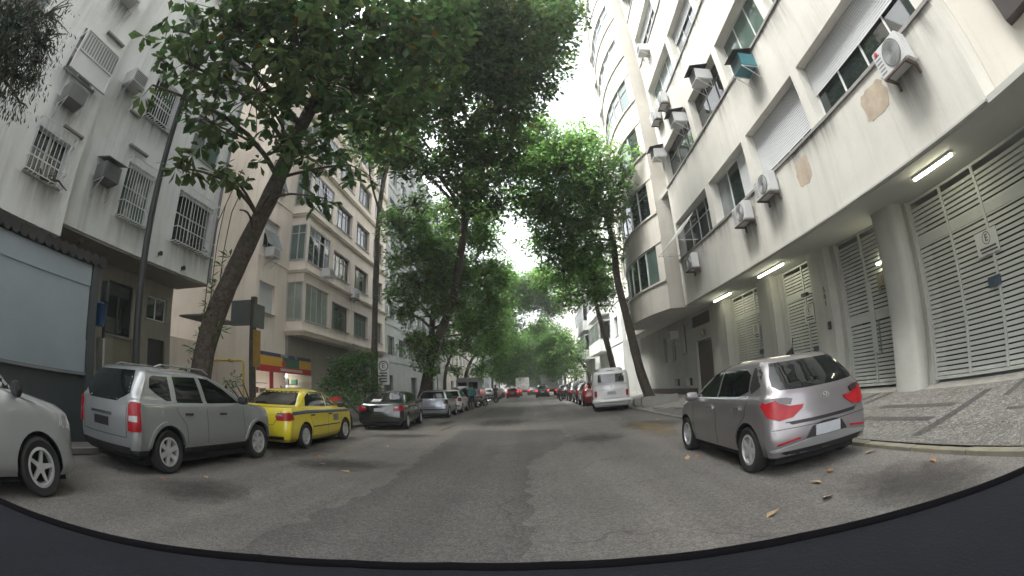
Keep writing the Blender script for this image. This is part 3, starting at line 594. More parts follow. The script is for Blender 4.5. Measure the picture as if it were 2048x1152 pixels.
for k in range(9):
    zb = 4.22 + 3.1 * k
    def band(name, z0, z1, off, m, thick=.12):
        b = MB(); P = [(bowx(y) - off, y) for y in BY]; Q = [(7.0, BY[-1]), (7.0, BY[0])]
        b.prism(P + Q, z0, z1); return b.build(name, m, R2)
    band('parapet', zb, zb + 1.2, 0, M['cream2']); band('cornice', zb + 1.2, zb + 1.29, .07, M['cream2']); band('cornice', zb + 2.95, zb + 3.098, .05, M['cream2'])
    MB().prism([(bowx(y) - .02, y) for y in (18.5, 18.75, 19.0)] + [(6.9, 19.0), (6.9, 18.5)], zb + 1.29, zb + 2.95).build('bow_pier', M['cream2'], R2)
    fr = MB()
    for y in BP:
        x = bowx(y); fr.box((x + .01, y - .045, zb + 1.29), (x + .09, y + .045, zb + 2.95))
    for i in range(1, 16):
        for zz in (zb + 1.31, zb + 2.92) if k % 2 == 0 else (zb + 1.31, zb + 2.4, zb + 2.92):
            a, c = BY[i], BY[i + 1]; fr.tube([(bowx(a) + .05, a, zz), (bowx(c) + .05, c, zz)], .025, 4)
    f = fr.build('window', M['frame_grey'] if k % 2 else M['white_metal'], R2)
    for i in range(len(BP) - 1):
        a, c = BP[i] + .04, BP[i + 1] - .04; q = MB(); xa, xc = bowx(a) + .05, bowx(c) + .05
        q.add([(xa, a, zb + 1.3), (xc, c, zb + 1.3), (xc, c, zb + 2.93), (xa, a, zb + 2.93), (xa + .01, a, zb + 1.3), (xc + .01, c, zb + 1.3), (xc + .01, c, zb + 2.93), (xa + .01, a, zb + 2.93)], [(0, 1, 2, 3), (7, 6, 5, 4), (0, 4, 5, 1), (3, 2, 6, 7)])
        q.build('pane', M['win_glass_green'] if (i + k) % 3 == 0 else (M['win_glass_pale'] if k > 2 or (i * 2 + k) % 7 == 0 else M['win_glass']), f)  # upper bows go pale: sky reflection put into the pane colour
    MB().box((5.9, 18.9, zb + 1.3), (6.9, 26, zb + 2.94)).build('room_shade', M['void'], R2) if False else None
gh = [(18.95, 21.0, .32, 2.87), (18.9, 21.5, 3.55, 4.12), (22.4, 23.0, 2.45, 3.9), (24.3, 24.9, 2.2, 3.6), (26.0, 26.6, 2.2, 3.6), (21.9, 22.8, .75, 1.15), (24.0, 24.9, .75, 1.15)]
facade(R2, 8.0, -1, 17.92, 32.4, .1, 4.24, gh, .25, M['ground_wall'], back=5, name='ground_wall')
MB().box((8.1, 19.02, .34), (8.18, 20.95, 2.8)).build('door', M['wood_dark'], R2); MB().box((8.12, 18.9, 3.55), (8.2, 21.5, 4.12)).build('transom_grille', M['wood_dark'], R2)
for h in gh[2:5]: window(R2, 8.0, -1, *h, n=1, inset=.15, fm=M['frame_brown'])
for h in gh[5:]: MB().box((8.2, h[0], h[2]), (8.24, h[1], h[3])).build('vent', M['void'], R2)
MB().box((7.93, 21.2, .1), (7.998, 32.3, .62)).build('base_shade', M['wood_dark'], R2)  # dark strip standing for the shade at the wall foot
window_ac(8.0, 23.8, 3.55, -1, 'white window air conditioner on the wall under the bow windows')
awning(6.95, -1, 17.97, 18.5, 10.1, .9, .6, 'narrow white awning in the slot beside the bow windows')
t = thing('wall_lamp', 'brass wall lamp above the dark entrance door', 'lamp', (7.95, 19.6, 3.1)); MB().lathe([(.0, .2), (.1, .16), (.12, .0), (.06, -.12), (0, -.14)], 'z', 12, (7.86, 19.6, 3.1)).build('shade', M['sign_tan'], t, smooth=50); MB().tube([(7.99, 19.6, 3.25), (7.86, 19.6, 3.28)], .015).build('arm', M['dark_metal'], t)
t = thing('downpipe', 'pinkish drain pipe at the corner between the two cream blocks', 'pipe', (6.42, 17.98, 4.3)); MB().tube([(6.86, 17.95, 4.3), (6.86, 17.95, 32)], .05, 8).build('pipe', mat('pipe_pink', (.5, .40, .34), .7), t); MB().box((6.8, 17.88, 9), (6.94, 18.02, 9.06)).build('clamp', M['grey_metal'], t)

# ================================================================== further right
def plain_block(name, label, x, s, y0, y1, z1, m, ncol, nfl, z0f=4.9, st=3.1, ww=1.5, wh=1.5, npan=2, ground=True, fm=None, gm=None, z00=0.):
    B = thing(name, label, 'building', (x, (y0 + y1) / 2, 0)); hs = []
    for c in range(ncol):
        yc = y0 + (y1 - y0) * (c + .5) / ncol
        for f in range(nfl): hs.append((yc - ww / 2, yc + ww / 2, z0f + st * f, z0f + st * f + wh))
    gs = []
    if ground:
        for c in range(max(1, ncol // 2)):
            yc = y0 + (y1 - y0) * (c + .5) / max(1, ncol // 2); gs.append((yc - 1.1, yc + 1.1, .2, 2.7))
    facade(B, x, s, y0, y1, 0, z1, hs + gs, .22, m)
    for i, h in enumerate(hs): window(B, x, s, *h, n=npan, inset=.16, fm=fm, gm=gm or (M['win_glass'] if i % 3 else M['win_glass_green']))
    for h in gs: MB().box((x - s * .2, h[0], h[2]), (x - s * .24, h[1], h[3])).build('door', M['dark_metal'], B)
    for f in range(nfl): MB().box((x + s * .06, y0 + .01, z0f + st * f - .62), (x - s * .02, y1 - .01, z0f + st * f - .54)).build('string_course', m, B)
    return B
R3 = plain_block('apartment_building', 'white apartment block with glazed boxed balconies beyond the bow fronts', 6.7, -1, 32.6, 60, 27, M['white_wall'], 7, 6, 4.8)
for k in range(6):
    z = 3.9 + 3.1 * k
    for (ya, yb) in ((37, 44), (47.5, 56)):
        MB().box((5.7, ya, z), (6.7, yb, z + 1.0)).build('balcony', M['white_wall'], R3); f = MB()
        n = 8
        for i in range(n + 1): yq = ya + .04 + (yb - ya - .08) * i / n; f.box((5.72, yq - .03, z + 1.0), (5.8, yq + .03, z + 2.5))
        f.box((5.72, ya, z + 2.5), (6.7, yb, z + 2.62)); f.box((5.72, ya + .0, z + 1.0), (5.8, yb, z + 1.06))
        fo = f.build('window', M['frame_grey'], R3)
        for i in range(n): yq = ya + .04 + (yb - ya - .08) * i / n; MB().box((5.76, yq + .03, z + 1.06), (5.77, yq + (yb - ya) / n - .04, z + 2.5)).build('pane', M['win_glass_pale'] if i % 3 == 0 else M['win_glass'], fo)
plain_block('apartment_building', 'cream block far down the street past the white balconies', 6.9, -1, 60.5, 92, 24, M['cream'], 8, 6)
plain_block('apartment_building', 'pale grey block at the far end of the right side', 7.0, -1, 92.5, 150, 26, M['grey_wall'], 12, 6)

# ================================================================== left: white block with window grilles
L1 = thing('apartment_building', 'white apartment block with barred windows and an overhang', 'building', (-9.9, 5, 0))
BX, FX = -9.45, -9.9
hb = []; 
def grille(parent, x, s, y0, y1, z0, z1, out, n, base=True):
    b = MB(); xo = x + s * out
    for i in range(n + 1):
        y = y0 + (y1 - y0) * i / n; b.box((xo - .008, y - .009, z0), (xo + .008, y + .009, z1))
    for z in (z0, z0 + (z1 - z0) * .25, z0 + (z1 - z0) * .8, z1):
        b.box((xo - .01, y0 - .01, z - .011), (xo + .01, y1 + .01, z + .011))
        for yq in (y0, y1): b.box((x, yq - .009, z - .01), (xo, yq + .009, z + .01))
    if base:
        for i in range(n + 1): y = y0 + (y1 - y0) * i / n; b.box((x, y - .008, z0 - .008), (xo, y + .008, z0 + .008))
    return b.build('window_grille', M['white_metal'], parent)
bayw = [(3.2, 4.35, 5.05, 6.1), (.6, 1.75, 5.05, 6.1)] + [(3.2, 4.35, 7.55 + 2.9 * k, 8.75 + 2.9 * k) for k in range(6)] + [(.6, 1.75, 7.55 + 2.9 * k, 8.75 + 2.9 * k) for k in range(6)]
mainw = [(6.72, 7.95, 5.35, 6.85), (9.1, 10.95, 5.42, 7.0)] + [(6.72, 7.95, 8.3 + 2.9 * k, 9.75 + 2.9 * k) for k in range(6)] + [(9.1, 10.8, 8.3 + 2.9 * k, 9.75 + 2.9 * k) for k in range(6)]
facade(L1, BX, 1, -12, 4.75, 4.12, 35, bayw, .3, M['white_wall'])  # raised out of view to shade the near right facade
facade(L1, FX, 1, 4.76, 11.2, 4.56, 35, mainw, .3, M['white_wall'])
for i, h in enumerate(bayw): f = window(L1, BX, 1, *h, n=2, inset=.2, fm=M['frame_grey'], rail=.6, gm=random.choice((M['win_glass'], M['win_glass_green'])), pale=random.choice(((), (0,), (1,)))); (grille(f, BX, 1, h[0] - .05, h[1] + .05, h[2] - .02, h[3] + .1, .22, 9) if i < 2 else None)
for i, h in enumerate(mainw): f = window(L1, FX, 1, *h, n=2, inset=.2, fm=M['frame_grey'], rail=.6, gm=random.choice((M['win_glass'], M['win_glass_green'])), pale=random.choice(((), (0,), (1,)))); (grille(f, FX, 1, h[0] - .05, h[1] + .05, h[2] - .05, h[3] + .08, .25, 12) if i in (0, 1, 2, 4) else None)
for (x, a, c, z) in ((BX, 3.9, 4.6, 6.32), (FX, 6.5, 7.3, 7.2), (BX, 3.9, 4.65, 9.05), (FX, 6.1, 6.55, 8.05), (FX, 6.4, 7.2, 10.1), (FX, 9.2, 10.4, 10.1), (BX, 3.2, 4.1, 11.9)):
    MB().box((x, a, z), (x + .12, c, z + .05)).build('ledge', M['sill'], L1)
# white louvred box over an upper window, with a unit under it
t = thing('window_shade_box', 'white louvred screen box hung over an upper window of the white block', 'screen', (BX, 3.85, 7.4))
b = MB().box((BX + .42, 3.2, 7.4), (BX + .44, 4.5, 8.42)); b.build('panel', M['white_metal'], t)
b = MB()
for k in range(13): b.box((BX + .445, 3.24 + k * .1, 7.9), (BX + .46, 3.29 + k * .1, 8.38))
b.build('louvre', M['grey_metal'], t)
b = MB(); b.box((BX + .41, 3.16, 7.36), (BX + .47, 3.2, 8.46)); b.box((BX + .41, 4.5, 7.36), (BX + .47, 4.54, 8.46)); b.box((BX + .41, 3.2, 8.42), (BX + .47, 4.5, 8.46)); b.box((BX + .41, 3.2, 7.36), (BX + .47, 4.5, 7.4)); b.box((BX + .41, 3.2, 7.86), (BX + .47, 4.5, 7.9)); b.box((BX, 3.16, 8.4), (BX + .41, 3.2, 8.46)); b.box((BX, 4.5, 8.4), (BX + .41, 4.54, 8.46)); b.build('frame', M['white_metal'], t)
window_ac(BX, 3.75, 6.95, 1, 'dark window air conditioner in shade below the white screen box', None, M['grey_metal'])
window_ac(FX, 5.9, 6.05, 1, 'old window air conditioner left of a barred window of the white block', M['grey_metal'], M['grey_metal'])
window_ac(FX, 5.75, 8.75, 1, 'grey window air conditioner in the second row of the white block')
window_ac(BX, 3.9, 10.3, 1, 'window air conditioner with a potted plant above, high on the white block')
window_ac(FX, 7.6, 11.4, 1, 'white window air conditioner behind the almond leaves')
# ground floor of L1: recessed
lg = [(7.95, 9.1, 2.6, 4.1), (9.75, 10.75, 3.3, 4.05), (9.9, 10.75, .2, 2.72), (8.35, 9.2, .2, 2.6)]
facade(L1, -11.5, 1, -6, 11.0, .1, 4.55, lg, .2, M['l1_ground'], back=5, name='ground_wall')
window(L1, -11.5, 1, *lg[0], n=2, inset=.1, fm=M['dark_metal']); window(L1, -11.5, 1, *lg[1], n=2, inset=.1, fm=M['white_metal'])
MB().box((-11.62, 9.9, .2), (-11.58, 10.75, 2.72)).build('door', M['dark_metal'], L1); MB().box((-11.62, 8.35, .2), (-11.58, 9.2, 2.6)).build('door', M['sign_tan'], L1)
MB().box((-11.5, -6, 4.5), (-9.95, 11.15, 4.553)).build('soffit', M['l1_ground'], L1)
MB().box((-11.3, 11.22, 3.6), (-10.0, 13.2, 3.66)).build('canopy', M['concrete'], L1)
for (y, z, lab) in ((8.6, 4.85, 'small dark spotlight right of the lamp post on the white block'), (9.7, 4.72, 'small dark spotlight below the window with pot plants'), (5.6, 4.3, 'small dark spotlight under the overhang above the kiosk end')):
    t = thing('spotlight', lab, 'spotlight', (FX, y, z), 'spotlights on the overhang'); MB().lathe([(.05, 0), (.07, .12), (.0, .12)], 'x', 10, (FX + .05, y, z)).build('housing', M['dark_metal'], t); MB().tube([(FX, y, z - .08), (FX + .1, y, z)], .012).build('arm', M['dark_metal'], t)
t = thing('downpipe', 'grey drain pipe down the corner of the white block', 'pipe', (FX, 11.1, 1)); MB().tube([(FX + .08, 11.1, 4.6), (FX + .08, 11.1, 30)], .055, 8).build('pipe', M['grey_metal'], t); MB().box((FX, 11.02, 8), (FX + .15, 11.18, 8.06)).build('clamp', M['dark_metal'], t)

# ================================================================== left: pink block with corner bay and shop
L2 = thing('apartment_building', 'pale pink apartment block with glazed corner bay above a shop', 'building', (-10.2, 23, 0))
FXP, BXP = -11.1, -10.2; M['win_bay'] = glass('pale_bay_glass', (.30, .34, .29), .05, .8)  # pale greenish base colour for the lowest bay glazing
sw = [(16.0, 17.35, 4.66 + 2.84 * k, 5.95 + 2.84 * k) for k in range(7)]
facade(L2, FXP, 1, 15.7, 18.45, .1, 23.5, sw + [(15.95, 18.4, .2, 2.3)], .25, M['pink'], back=6)
pw = [(a, c, 4.7 + 2.84 * k, 6.1 + 2.84 * k) for k in range(6) for (a, c) in ((21.77, 24.2), (24.95, 27.35), (28.2, 30.3))]
bayh = [(18.75, 21.3, 4.62 + 2.84 * k, 6.4 + 2.84 * k) for k in range(6)]
facade(L2, BXP, 1, 18.47, 30.9, 3.95, 21.6, pw + bayh, .22, M['pink'], back=6)
for h in pw: window(L2, BXP, 1, *h, n=4, inset=.16, fm=M['frame_brown'], rail=.72, gm=random.choice((M['win_glass'], M['win_glass'], M['win_glass_green'])), pale=random.choice(((), (0,), (2, 3), (1,))))
for k, h in enumerate(bayh):
    f = window(L2, BXP, 1, *h, n=4, inset=.04, fm=M['frame_grey'], gm=M['win_bay'] if k == 0 else M['win_glass'], rail=.75 if k else None)
    z0, z1 = h[2], h[3]                   # glazed return of the bay, facing the camera side
    q = MB(); q.box((-11.08, 18.44, z0), (-10.22, 18.466, z1)); f2 = q.build('return_pane', M['win_bay'] if k == 0 else M['win_glass_green'], f)
    q = MB()
    for x in (-11.06, -10.64, -10.24): q.box((x - .03, 18.41, z0), (x + .03, 18.438, z1))
    for z in (z0 + .02, z1 - .45 if k else z1 - .03, z1 - .02): q.box((-11.08, 18.415, z - .02), (-10.22, 18.436, z + .02))
    q.build('return_frame', M['frame_grey'], f)
for k in range(7):
    z = 3.9 + 2.84 * k
    for dz, pr, hh in ((0, .07, .10), (.10, .14, .08), (.18, .2, .07)):
        b = MB(); cs = [(BXP + pr - .25 + (.25) * math.cos(a), 18.47 - pr + .25 - .25 * math.sin(a)) for a in [i * math.pi / 12 for i in range(7)]]
        poly = [(BXP - .05, 30.88), (BXP + pr, 30.88)] + cs + [(FXP + .02, 18.47 - pr), (FXP + .02, 18.6), (BXP - .05, 18.6)]
        if k == 0 or dz > .05 : b.prism(poly, z + dz, z + dz + hh - .001); b.build('cornice', M['pink'], L2)
    if k: MB().box((FXP - .02, 15.72, z + .25), (FXP + .05, 18.38, z + .32)).build('string_course', M['pink'], L2)
for k, h in enumerate(sw):
    f = window(L2, FXP, 1, *h, n=2, inset=.2, fm=M['frame_grey'], shut=.95 if k == 0 else .5)
    if k: MB().obox((FXP + .1, (h[0] + h[1]) / 2, h[2] + .45), (.02, 1.3, .8), Matrix.Rotation(R(-22), 3, 'Y')).build('casement', M['win_glass_pale'], f)
window_ac(FXP, 16.5, 7.25, 1, 'white window air conditioner below the tilted casement of the pink block')
window_ac(BXP, 20.6, 7.3, 1, 'white window air conditioner under the upper glazed bay of the pink block')
split_ac(BXP, 24.6, 7.05, 'white outdoor air conditioner between two windows of the pink block', math.pi)
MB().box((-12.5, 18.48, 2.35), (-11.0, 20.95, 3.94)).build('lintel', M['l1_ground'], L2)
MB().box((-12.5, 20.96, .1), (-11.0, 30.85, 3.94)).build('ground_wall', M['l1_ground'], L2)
MB().box((-16, 30.86, .1), (-10.4, 30.9, 21)).build('party_wall', M['pink'], L2)
# shop: sign board, lit interior with shelves
SX = -10.92
sg = thing('shop_sign', 'navy, yellow and red shop sign board with white lettering', 'sign', (SX, 18.3, 2.5))
zt, zb_ = 2.98, 2.15; y0, y1 = 15.85, 20.75
MB().box((SX - .1, y0, zb_), (SX, y1, zt)).build('board', M['sign_blue'], sg)
MB().box((SX - .001, y0 + .01, 2.42), (SX + .012, 17.9, 2.82)).build('yellow_band', M['sign_yellow'], sg); MB().box((SX - .001, 19.5, 2.42), (SX + .012, y1 - .01, 2.82)).build('yellow_band', M['sign_yellow'], sg)
MB().box((SX - .001, y0 + .01, zb_ + .005), (SX + .014, y1 - .01, 2.415)).build('red_band', M['sign_red'], sg)
MB().box((SX - .001, 17.92, 2.42), (SX + .012, 19.48, 2.80)).build('picture_band', M['sign_green'], sg)
MB().lathe([(.17, 0), (.17, .012), (0, .018)], 'x', 18, (SX + .005, 17.98, 2.57)).build('red_disc', M['sign_red'], sg)
link_mesh('lettering', text_mesh('IMPORT.', .2, M['sign_white']), sg, (SX + .008, 18.1, 2.9), ROT_L); link_mesh('lettering', text_mesh('L.T.', .16, M['sign_white']), sg, (SX + .008, 19.2, 2.9), ROT_L)
MB().box((SX + .013, 17.7, 2.235), (SX + .02, 19.8, 2.345)).build('white_strip', M['sign_white'], sg)
sh = thing('shop_interior', 'lit shop inside with red walls and crowded shelves under the sign', 'shop', (-12, 18, .2))
M['shop_red'] = mat('shop_red_wall', (.34, .05, .045), .7, var=.3, scale=6); M['goods'] = mat('shelf_goods', (.35, .33, .28), .6, var=.6, scale=14, isl=.6)
M['shop_lamp'] = mat('shop_lamp', (1, 1, 1), .5, var=0, emit=((1, .95, .85), 7))
MB().box((-14.2, 15.8, .18), (-11.05, 20.9, .22)).build('floor', M['concrete'], sh); MB().box((-14.25, 15.8, .2), (-14.2, 20.9, 2.9)).build('back_wall', M['shop_red'], sh)
for (ya, yb) in ((16.05, 17.6), (19.0, 20.6)):
    b = MB()
    for z in (.3, .75, 1.2, 1.65): b.box((-12.4, ya, z), (-11.6, yb, z + .03))
    b.build('shelf', M['white_metal'], sh)
    for k in range(26):
        yq = random.uniform(ya + .08, yb - .1); z = random.choice((.33, .78, 1.23, 1.68)); hh = random.uniform(.1, .3)
        b = MB().box((-11.95, yq, z), (-11.62, yq + random.uniform(.05, .14), z + hh)); b.build('goods', random.choice((M['goods'], M['shop_red'], M['sign_white'], M['sign_green'], M['sign_yellow'])), sh)
MB().box((-11.55, 17.7, .2), (-11.5, 18.0, 2.2)).build('red_post', M['sign_red'], sh)
for yq in (16.4, 17.1, 19.1, 19.7, 20.3): MB().box((-12.6, yq, 2.08), (-12.3, yq + .28, 2.13)).build('lamp', M['shop_lamp'], sh)
# plain blocks further on the left
plain_block('apartment_building', 'grey apartment block next to the pink one behind the trees', -11.3, 1, 31.0, 47, 30, M['grey_wall'], 5, 8, 4.4, 3.0, 1.9, 1.5, 3)
plain_block('apartment_building', 'dark fronted grey block behind the street trees on the left', -11.6, 1, 47.2, 58, 26, M['grey_wall'], 3, 7)
plain_block('apartment_building', 'cream lit apartment block past the grey ones on the left', -11.0, 1, 58.3, 84, 24, M['cream2'], 7, 6)
plain_block('apartment_building', 'white apartment block far down the left side of the street', -11.2, 1, 84.5, 150, 26, M['white_wall'], 14, 6)
MB().box((-30, 11.3, 0), (-13.5, 15.6, 3.2)).build('yard_wall', M['pink'], L2)
plain_block('apartment_building', 'pale courtyard block added to close the gap before the pink building', -18.5, 1, 9.5, 18, 24, M['white_wall'], 3, 6, ground=False)  # added behind the gap to keep sun off the right block

# sooty rain marks below sills and units, plus painted shade on the left block
def soot_shade(parent, x, s, y0, y1, ztop, h):
    MB().quad((x + s * .003, y0, ztop - h), (x + s * .003, y1, ztop - h), (x + s * .003, y1, ztop), (x + s * .003, y0, ztop)).build('soot_shade_mark', M['soot_shade'], parent)
for fi, (z0, z1) in enumerate(floors[:5]):
    for a, c in cols:
        soot_shade(R1, 6.5, -1, a - .3, a + random.uniform(.5, 1.1), z0 - .08, random.uniform(.5, 1.1)); soot_shade(R1, 6.5, -1, c - random.uniform(.5, 1.2), c + .25, z0 - .08, random.uniform(.5, 1.2))
        if random.random() < .6: q = random.uniform(a + .6, c - 1.0); soot_shade(R1, 6.5, -1, q, q + random.uniform(.4, .9), z0 - .08, random.uniform(.4, .9))
for y, z in ((3.85, 5.5), (11.15, 5.4), (9.55, 5.55), (15.9, 5.2), (8.65, 8.8), (11.5, 10.5), (14.4, 10.6)): soot_shade(R1, 6.499, -1, y - .55, y + .55, z, random.uniform(.9, 1.3))
for h in bayw[:6]: soot_shade(L1, BX, 1, h[0] - .3, h[1] + .3, h[2] - .07, .85)
for h in mainw[:8]: soot_shade(L1, FX, 1, h[0] - .3, h[1] + .3, h[2] - .07, .8)
for x, y, z in ((BX, 3.75, 6.9), (FX, 5.9, 5.95), (FX, 5.75, 8.6), (BX, 3.9, 10.1)): soot_shade(L1, x + .001, 1, y - .55, y + .55, z, 1.3)  # dark sheets painting the shadows below the left units
for h in sw[:4]: soot_shade(L2, FXP, 1, h[0] - .2, h[1] + .2, h[2] - .07, .8)
for h in pw[:9]: soot_shade(L2, BXP, 1, h[0] - .2, h[1] + .2, h[2] - .07, .45)
# ================================================================== vehicles (local axes: x right, y forward, z up; origin on the ground)
def paint(name, col, metal=.0, rough=.35, coat=1., dust=.12):
    return mat(name, col, rough * .85, metal=metal, var=.03, scale=2, coat=coat, grime=dust, dirt=tuple(.5 * c + .06 for c in col))
M['p_mauve'] = paint('mauve_grey_paint', (.29, .272, .278), .6, .36)
M['p_silver'] = paint('silver_paint', (.40, .42, .42), .5, .36)
M['p_yellow'] = paint('taxi_yellow_paint', (.86, .72, .03), 0, .35)
M['p_green'] = paint('dark_green_paint', (.016, .022, .020), .1, .3)
M['p_silver2'] = paint('bluish_silver_paint', (.40, .43, .48), .5, .35)
M['p_white'] = paint('white_paint', (.78, .79, .78), 0, .35)
M['p_dull'] = paint('dull_silver_paint', (.43, .45, .45), .25, .4)
M['p_black'] = paint('black_paint', (.014, .015, .017), 0, .3)
M['p_grey'] = paint('dark_grey_paint', (.07, .07, .075), .3, .35)
M['p_red'] = paint('red_paint', (.28, .02, .02), 0, .35)
M['car_glass'] = glass('car_glass', (.008, .010, .010), .05, .4)
M['tyre'] = mat('tyre_rubber', (.018, .018, .018), .85, var=.2, bump=.2, bscale=60)
M['alloy'] = mat('alloy_rim', (.62, .63, .63), .35, metal=.4, var=.1, grime=.15)
M['red_lens'] = mat('red_tail_lens', (.36, .008, .014), .3, var=.25, scale=8, coat=.1, spec=.3)
M['dark_lens'] = mat('smoked_lens', (.03, .012, .014), .12, var=.2, coat=.8)
M['clear_lens'] = mat('clear_lens', (.38, .38, .38), .12, var=.3, scale=10, coat=.8)
M['chrome'] = mat('chrome', (.75, .75, .76), .18, metal=1, var=.05)
M['stripe'] = mat('navy_stripe', (.05, .065, .11), .4, var=.08, coat=.4)
M['plate'] = mat('licence_plate_blank', (.42, .44, .47), .5, var=.1)
M['lamp_red'] = mat('lit_brake_lamp', (.5, .02, .02), .3, var=0, emit=((1, .05, .04), .3))

def lerp(a, b, t): return a + (b - a) * t
def car_body(levels, ncorner=6, nside=30, nend=6, steps=3):
    """levels: (z, y_rear, y_front, half width, rear corner, front corner, bow of the ends)"""
    L = []
    n = len(levels)
    for i in range(n - 1):                   # Catmull-Rom between the given levels
        p0, p1, p2, p3 = levels[max(i - 1, 0)], levels[i], levels[i + 1], levels[min(i + 2, n - 1)]
        for k in range(steps):
            t = k / steps
            lin = [lerp(a, b, t) for a, b in zip(p1, p2)]
            cr = [.5 * (2 * b + (c - a) * t + (2 * a - 5 * b + 4 * c - d) * t * t + (-a + 3 * b - 3 * c + d) * t ** 3) for a, b, c, d in zip(p0, p1, p2, p3)]
            v = [lerp(a, b, .55) for a, b in zip(lin, cr)]; v[0] = lin[0]; L.append(v)
    L.append(list(levels[-1]))
    vs = []; fs = []
    def outline(yr, yf, hw, cr, cf, bow):
        half = []
        crx = min(cr, hw * .9); cfx = min(cf, hw * .9)
        for k in range(nend): t = k / nend; half.append((t * (hw - crx), yr + bow * t * t))
        for k in range(ncorner): a = math.pi / 2 * k / ncorner; half.append((hw - crx + crx * math.sin(a), yr + bow + cr * .9 * (1 - math.cos(a))))
        ya, yb = yr + bow + cr * .9, yf - bow * 1.6 - cf * 1.0
        for k in range(nside): t = k / nside; half.append((hw - .02 * (2 * t - 1) ** 4, lerp(ya, yb, t)))
        for k in range(ncorner): a = math.pi / 2 * k / ncorner; half.append((hw - cfx + cfx * math.cos(a), yb + cf * 1.0 * math.sin(a)))
        for k in range(nend + 1): t = 1 - k / nend; half.append((t * (hw - cfx), yf - bow * 1.6 * t * t))
        full = half + [(-x, y) for x, y in reversed(half[1:-1])]
        return full
    for v in L:
        for x, y in outline(*v[1:]): vs.append((x, y, v[0]))
    m = len(vs) // len(L)
    for i in range(len(L) - 1):
        for k in range(m): fs.append((i * m + k, i * m + (k + 1) % m, (i + 1) * m + (k + 1) % m, (i + 1) * m + k))
    fs.append(tuple(reversed(range(m)))); fs.append(tuple(range((len(L) - 1) * m, len(L) * m)))
    return vs, fs
WHEELS = {}
def wheel_meshes(r, wdt, spokes, style):
    key = (r, wdt, spokes, style)
    if key in WHEELS: return WHEELS[key]
    h = wdt / 2; rr = r * .66
    b = MB().lathe([(rr, -h * .8), (r * .9, -h), (r * .97, -h * .85), (r, -h * .5), (r, h * .5), (r * .97, h * .85), (r * .9, h), (rr, h * .8)], 'x', 32, close=True); ty = b.mesh('tyre', M['tyre'], smooth=40)
    b = MB(); b.lathe([(rr + .004, -h * .7), (rr + .004, h * .82), (rr - .025, h * .86), (rr - .035, h * .5), (rr - .035, -h * .7)], 'x', 32, close=True, mi=0)
    b.lathe([(rr, -h * .1), (0.001, -h * .1)], 'x', 32, mi=1)
    b.lathe([(.06, h * .3), (.055, h * .72), (.0, h * .76)], 'x', 16, mi=0)
    for k in range(spokes):
        a = 2 * math.pi * k / spokes; ca, sa = math.cos(a), math.sin(a)
        w0, w1 = (.026, .016) if style == 'spoke' else (.036, .042)
        def P(rad, off, x): return (x, rad * ca - off * sa, rad * sa + off * ca)
        vs = [P(.03, -w0, h * .66), P(.03, w0, h * .66), P(rr - .02, w1, h * .74), P(rr - .02, -w1, h * .74), P(.03, -w0, h * .2), P(.03, w0, h * .2), P(rr - .02, w1, h * .3), P(rr - .02, -w1, h * .3)]
        b.add(vs, [(0, 1, 2, 3), (4, 7, 6, 5), (0, 4, 5, 1), (1, 5, 6, 2), (2, 6, 7, 3), (3, 7, 4, 0)], 0)
    rim = b.mesh('rim', [M['alloy'], M['void']], smooth=30)
    WHEELS[key] = (ty, rim); return WHEELS[key]

